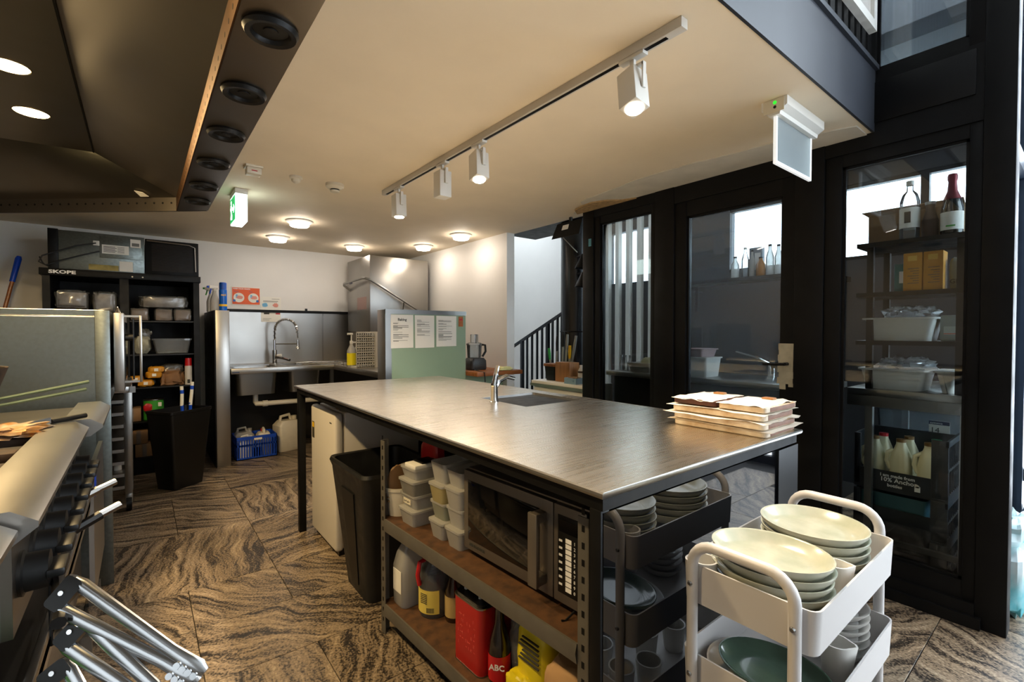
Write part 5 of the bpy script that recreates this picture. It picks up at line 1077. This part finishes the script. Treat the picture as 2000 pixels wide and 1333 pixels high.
jug(3.10, .757, 'milk bottle at the left end of the milk crate', bc); jug(3.10, .645, 'brown-capped milk bottle in the middle front of the crate', bc); jug(3.10, .533, 'brown-capped milk bottle at the right front of the crate', bc)
jug(3.215, .745, 'red-capped milk bottle in the back row of the crate', red_m); jug(3.215, .525, 'green-capped milk bottle at the back right of the crate', mat('cap_green', '1f8f5a', .4)); jug(3.215, .635, 'brown-capped milk bottle in the back row of the crate', bc)
t = thing('storage_box', 'clear lidded storage box standing behind the milk bottles', 'box', (3.5, .6, .5))
G().tub((3.39, 3.68, .41, .80), (3.38, 3.69, .39, .82), .50, .80, .004, .02).out('box_wall', clear_pl, t); G().box(3.37, 3.70, .38, .83, .80, .825, .006).out('lid', clear_pl, t); G().box(3.376, 3.38, .50, .585, .69, .765).out('label_print', paper, t); G().box(3.374, 3.376, .50, .585, .745, .765).out('label_header', mat('badge_blue', '2a3350', .4), t)
text('systema', .016, white_ink, t, (3.3735, .58, .749), (90, 0, -90)); text('14', .04, ink, t, (3.3755, .58, .702), (90, 0, -90))
G().box(3.38, 3.69, .41, .73, .0, .499, .004).out('stacked_carton', brown_p, label='plain carton carrying the clear storage box', cat='carton', loc=(3.53, .53, 0))
# high shelf with bottles under the strip window, bench with tubs
t = thing('bottle_shelf', 'dark shelf carrying bottles below the bright strip window', 'shelf', (4.3, 1.9, 1.72)); G().box(4.15, 4.45, 1.30, 2.62, 1.70, 1.73).out('board', black, t)
for y in (1.35, 2.55): G().box(4.42, 4.45, y, y + .03, 1.45, 1.70).out('bracket', black, t)
G().box(4.42, 4.60, 1.30, 1.34, 1.66, 1.70).box(4.42, 4.60, 2.58, 2.62, 1.66, 1.70).out('wall_arm', black, t)
bt = [(2.09, .20, .045, 'frost', 'short squat squeeze bottle at the left'), (2.00, .27, .04, 'clear', 'tall clear spirit bottle'), (1.865, .17, .05, 'amber', 'wide amber jar'), (1.79, .27, .042, 'frost', 'ribbed frosted bottle'), (1.72, .26, .04, 'frost', 'frosted bottle at the right'), (1.94, .24, .03, 'frost', 'slim pale bottle')]
am = mat('amber_jar', 'a06a14', .2)
for y, h, r_, k, lb in bt:
    r_ *= .78
    t = thing('shelf_bottle', lb + ' on the shelf under strip window', 'bottle', (4.25, y, 1.731), group='bottles under the strip window')
    G().lathe([(r_ * .9, 0), (r_, .008), (r_, h * .6), (r_ * .4, h * .85), (r_ * .4, h * .95)], (4.25, y, 1.7305), 18).out('bottle_body', {'frost': frost_pl, 'clear': clear_pl, 'amber': am}[k], t); G().cyl((4.25, y, 1.731 + h * .94), (4.25, y, 1.731 + h), r_ * .45).out('cap', black_pl if k != 'clear' else white_pl, t)
t = thing('grey_carton', 'small grey carton among the bottles under the strip window', 'carton', (4.33, 1.93, 1.731)); G().box(4.30, 4.36, 1.88, 1.99, 1.7305, 2.0, .002).out('carton_body', mat('card_grey', '7a7f86', .6), t); G().box(4.298, 4.30, 1.89, 1.94, 1.8, 1.95).out('panel_print', white_ink, t)
sb2 = thing('bar_bench', 'steel bar bench with sink behind the glass door', 'bench', (3.4, 1.7, 0))
G().box(2.95, 3.5, 1.0, 2.5, .90, .935, .003).out('worktop', steel_b, sb2); G().box(3.0, 3.5, 1.05, 2.45, 0, .90).out('cabinet', black, sb2)
G().tube([(3.38, 1.42, .935), (3.38, 1.42, 1.03), (3.33, 1.50, 1.08), (3.27, 1.60, 1.115)], .010, 8).out('tap', chrome, sb2); G().cyl((3.38, 1.40, .935), (3.38, 1.40, 1.0), .016).out('tap_body', chrome, sb2)
for k, (y0, y1, z, h, m_, lb) in enumerate(((1.67, 1.87, .9355, .135, white_pl, 'white lidded tub on the bar bench'), (1.70, 1.86, 1.074, .055, mat('pinkish_plastic', 'a08484', .5), 'shallow pinkish tub stacked on the white lidded tub'), (2.13, 2.33, .9355, .07, steel, 'steel food pan on the bar bench behind narrow panel'))):
    t = thing('bar_tub', lb, 'tub', (3.1, (y0 + y1) / 2, z)); G().tub((3.02, 3.2, y0 + .012, y1 - .012), (3.005, 3.215, y0, y1), z, z + h, .004, .018).out('tub_wall', m_, t); G().tub((2.997, 3.223, y0 - .008, y1 + .008), (2.997, 3.223, y0 - .008, y1 + .008), z + h - .006, z + h + .002, .013, .02, tb=.0075).out('rim', m_, t)
G().blob((3.1, 2.19, .985), (.07, .05, .065), .1, 80).out('bread_loaf', mat('pale_loaf', '9c9a7a', .7), label='pale round loaf sitting in the steel food pan', cat='loaf', loc=(3.1, 2.19, .94))
for k, y in enumerate((2.36, 2.40, 2.44)): t = thing('cruet_bottle', ('left', 'middle', 'right')[2 - k] + ' small clear cruet on the bar bench', 'bottle', (3.08, y, .9355), group='cruets on the bar bench'); G().lathe([(.016, 0), (.016, .06), (.008, .085), (.008, .11)], (3.08, y, .9355), 14).out('bottle_body', clear_pl, t); G().cyl((3.08, y, 1.045), (3.08, y, 1.06), .009).out('cap', steel, t)

# ---------------------------------------------------------------- stair opening
bl = thing('stair_balustrade', 'dark steel stair balustrade with sloping handrail', 'balustrade', (3.2, 3.7, 0))
iron = mat('dark_iron', '272d36', .4)
z_at = lambda y: 1.005 + (4.18 - y) * .455
G().tube([(3.2, 4.20, z_at(4.18)), (3.2, 3.20, z_at(3.2))], .018, 4).out('handrail', iron, bl)
for k, y in enumerate((4.18, 3.86, 3.78, 3.70, 3.62, 3.545, 3.46, 3.39, 3.32, 3.26)):
    w_ = .022 if k == 0 else (.016 if k in (1, 6) else .009); G().box(3.2 - w_, 3.2 + w_, y - w_, y + w_, .0, z_at(y)).out('baluster', iron, bl)
cl = thing('black_column', 'glossy black round pipe column at the stairs', 'column', (3.32, 3.18, 0))
G().cyl((3.32, 3.18, 0), (3.32, 3.18, 1.25), .155, n=40).out('lower_pipe', mat('black_gloss_pipe', '0c0d10', .25), cl); G().cyl((3.32, 3.18, 1.25), (3.32, 3.18, 2.3), .152, n=40).out('upper_pipe', MATS['black_gloss_pipe'], cl); G().lathe([(.157, -.006), (.161, 0), (.157, .006)], (3.32, 3.18, 1.25), 40, c0=False, c1=False).out('joint_ring', black, cl)
lg = thing('ledge_cabinet', 'pale low ledge beside the end post carrying knives', 'ledge', (2.95, 2.9, 0))
G().box(2.76, 3.12, 2.57, 3.20, .79, .815, .003).out('ledge_top', white_pl, lg); G().box(2.785, 3.12, 2.57, 3.19, 0, .79).out('body', white_pl, lg); G().box(2.752, 2.775, 2.57, 3.21, .765, .79).out('front_lip', steel_b, lg)
kb_ = thing('knife_block', 'pale timber knife block on the ledge', 'knife block', (2.90, 2.88, .8155)); G().box(2.84, 2.96, 2.80, 2.975, .816, .985, .004).out('block', wood_l, kb_)
kb2 = thing('knife_bucket', 'dark knife holder with timber rim beside the block', 'knife block', (2.90, 3.06, .8155)); G().loft([[(x, y, z) for x, y in rrect(2.90 - a, 2.90 + a, 3.055 - b, 3.055 + b, .01, 3)] for z, a, b in ((.816, .045, .055), (.94, .055, .068))]).out('holder', black_pl, kb2); G().box(2.84, 2.96, 2.982, 3.128, .94, .965, .003).out('rim', wood, kb2)
steel_h = mat('grey_handle', '8d8d88', .4, .5); yel = mat('yellow_handle', 'e8b80c', .4); grn = mat('green_handle', '1f9a3a', .4)
for y, z0, z1, lean, hm, hl, lb in ((3.10, .966, 1.10, .02, grn, .10, 'knife with green handle in the dark holder'), (3.02, .966, 1.21, -.01, black_pl, .13, 'black-handled knife in the dark holder'), (2.945, .986, 1.25, -.01, black_pl, .13, 'tall black-handled knife in the timber block'), (2.905, .986, 1.225, -.02, steel_h, .13, 'grey-handled knife in the timber block'), (2.86, .986, 1.13, -.005, yel, .11, 'yellow-handled knife in the timber block'), (2.83, .986, 1.215, -.05, steel_h, .22, 'slender steel in the timber block')):
    t = thing('kitchen_knife', lb, 'knife', (2.90, y, z0), group='knives on the ledge'); zm = z1 - hl; f = (zm - z0) / (z1 - z0)
    G().loft([[(2.899, y - .012, z0), (2.901, y - .012, z0), (2.901, y + .012, z0), (2.899, y + .012, z0)], [(2.899, y + lean * f - .013, zm), (2.901, y + lean * f - .013, zm), (2.901, y + lean * f + .013, zm), (2.899, y + lean * f + .013, zm)]]).out('blade', steel_b, t)
    G().tube([(2.90, y + lean * f, zm - .004), (2.90, y + lean * (f + .5 * (1 - f)), (zm + z1) / 2), (2.90, y + lean, z1)], .012, 8, radii=[.009, .013, .011]).out('handle', hm, t)
t = thing('blue_box', 'low pale blue cardboard box of odds on the ledge', 'box', (2.82, 2.78, .8155)); G().tub((2.775, 2.87, 2.665, 2.80), (2.775, 2.87, 2.665, 2.80), .816, .865, .003, .003, 1).out('carton', mat('blue_card', '7d9aab', .6), t); text('M', .02, mat('blue_card_print', '3a6a86', .6), t, (2.7745, 2.70, .835), (90, 0, -90)); G().blob((2.82, 2.73, .858), (.04, .055, .015), .4, 90).out('contents', brown_p, t)
t = thing('pill_bottle', 'white bottle with dark band behind the blue box', 'bottle', (2.92, 2.74, .8155)); G().lathe([(.028, 0), (.029, .1), (.014, .13), (.014, .15)], (2.92, 2.74, .816), 18).out('bottle_body', white_pl, t); G().lathe([(.0295, .085), (.0295, .1)], (2.92, 2.74, .816), 18, c0=False, c1=False).out('red_band', MATS['flask_brown'], t)
t = thing('white_jar', 'squat white jar against the end post', 'jar', (2.93, 2.655, .8155)); G().lathe([(.032, 0), (.034, .1), (.03, .115)], (2.93, 2.655, .816), 18).out('jar_body', white_pl, t); G().lathe([(.035, .115), (.035, .135), (.03, .14)], (2.93, 2.655, .816), 18).out('lid', white_pl, t)
G().blob((2.84, 3.45, .0), (.1, .1, .0), .1, 1).bm.free()
t = thing('glove_heap', 'crumpled pale yellow cloth by the stair foot', 'cloth', (2.80, 3.33, .888)); bpy.data.objects.remove(t)
G().blob((2.66, 3.47, .905), (.08, .04, .018), .5, 91).out('yellow_cloth', mat('pale_yellow_cloth', 'e2e0a0', .8), label='crumpled pale yellow cloth at the timber top edge', cat='cloth', loc=(2.66, 3.47, .888))
sp = thing('tilted_screen', 'dark tilted screen hung from the ceiling by the end post', 'screen', (2.80, 2.78, 2.2))
G().loft([[(2.80, 2.62, 2.165), (2.80, 2.91, 2.165), (2.76, 2.94, 2.035), (2.76, 2.62, 2.035)], [(2.82, 2.62, 2.17), (2.82, 2.91, 2.17), (2.78, 2.94, 2.04), (2.78, 2.62, 2.04)]]).out('panel', black, sp); G().loft([[(2.788, 2.76, 2.14), (2.788, 2.83, 2.14), (2.779, 2.84, 2.095), (2.779, 2.765, 2.095)], [(2.79, 2.76, 2.141), (2.79, 2.83, 2.141), (2.781, 2.84, 2.096), (2.781, 2.765, 2.096)]]).out('white_reflection', white_ink, sp); G().box(2.80, 2.82, 2.75, 2.77, 2.16, 2.2).out('hanger', black, sp)  # pale patch on the panel is a reflection put in as white colour
G().tube([(2.79, 2.83, 2.04), (2.86, 2.79, 1.96), (2.90, 2.77, 1.92)], .004, 6).out('stay', steel, sp)
for k, (y, z, lb) in enumerate(((2.80, 1.80, 'upper black cone lamp fixed beside the column'), (2.80, 1.64, 'lower black cone lamp fixed beside the column'))):
    t = thing('cone_lamp', lb, 'lamp', (3.02, y, z), group='black cone lamps'); g = G().lathe([(.03, .12), (.035, .10), (.085, 0), (.082, 0), (.03, .098)], (3.02, y, z), 24); g.out('shade', black, t); G().tube([(3.02, y, z + .11), (3.10, y + .06, z + .14), (3.21, y + .27, z + .15)], .008, 6).out('arm', black, t)
# upper balustrade and picture
ub = thing('mezzanine_balustrade', 'black slatted balustrade along the mezzanine edge', 'balustrade', (2.3, .71, 2.507))
for k in range(22): x = 1.0 + k * .08; G().box(x, x + .05, .705, .73, 2.507, 3.4).out('slat', black, ub)
G().box(.95, 2.745, .695, .74, 3.4, 3.45).out('top_rail', black, ub)
t = thing('white_picture_frame', 'white framed picture hung on the mezzanine slats', 'picture', (2.47, .68, 2.62))
G().box(2.29, 2.66, .665, .695, 2.625, 2.665).box(2.29, 2.66, .665, .695, 3.10, 3.14).box(2.29, 2.33, .665, .695, 2.665, 3.10).box(2.62, 2.66, .665, .695, 2.665, 3.10).out('frame', white_pl, t); G().box(2.33, 2.62, .68, .69, 2.665, 3.10).out('print_sheet', mat('pale_print', 'c9c4bd', .7, var=.3, scale=8), t)
t = thing('cyan_sack', 'turquoise and white sack lying by the corner post', 'sack', (3.1, .235, 0)); G().blob((3.10, .235, .16), (.20, .055, .16), .2, 95, 3).out('sack_body', mat('turquoise_print', '1fa9b5', .45, var=.9, scale=5, col2='e8eef0'), t); G().blob((3.14, .24, .33), (.16, .045, .08), .3, 96, 3).out('sack_top', MATS['turquoise_print'], t)
for o in list(bpy.data.objects):
    if o.type == 'MESH' and not o.parent and 'label' not in o: print('NOLABEL', o.name)
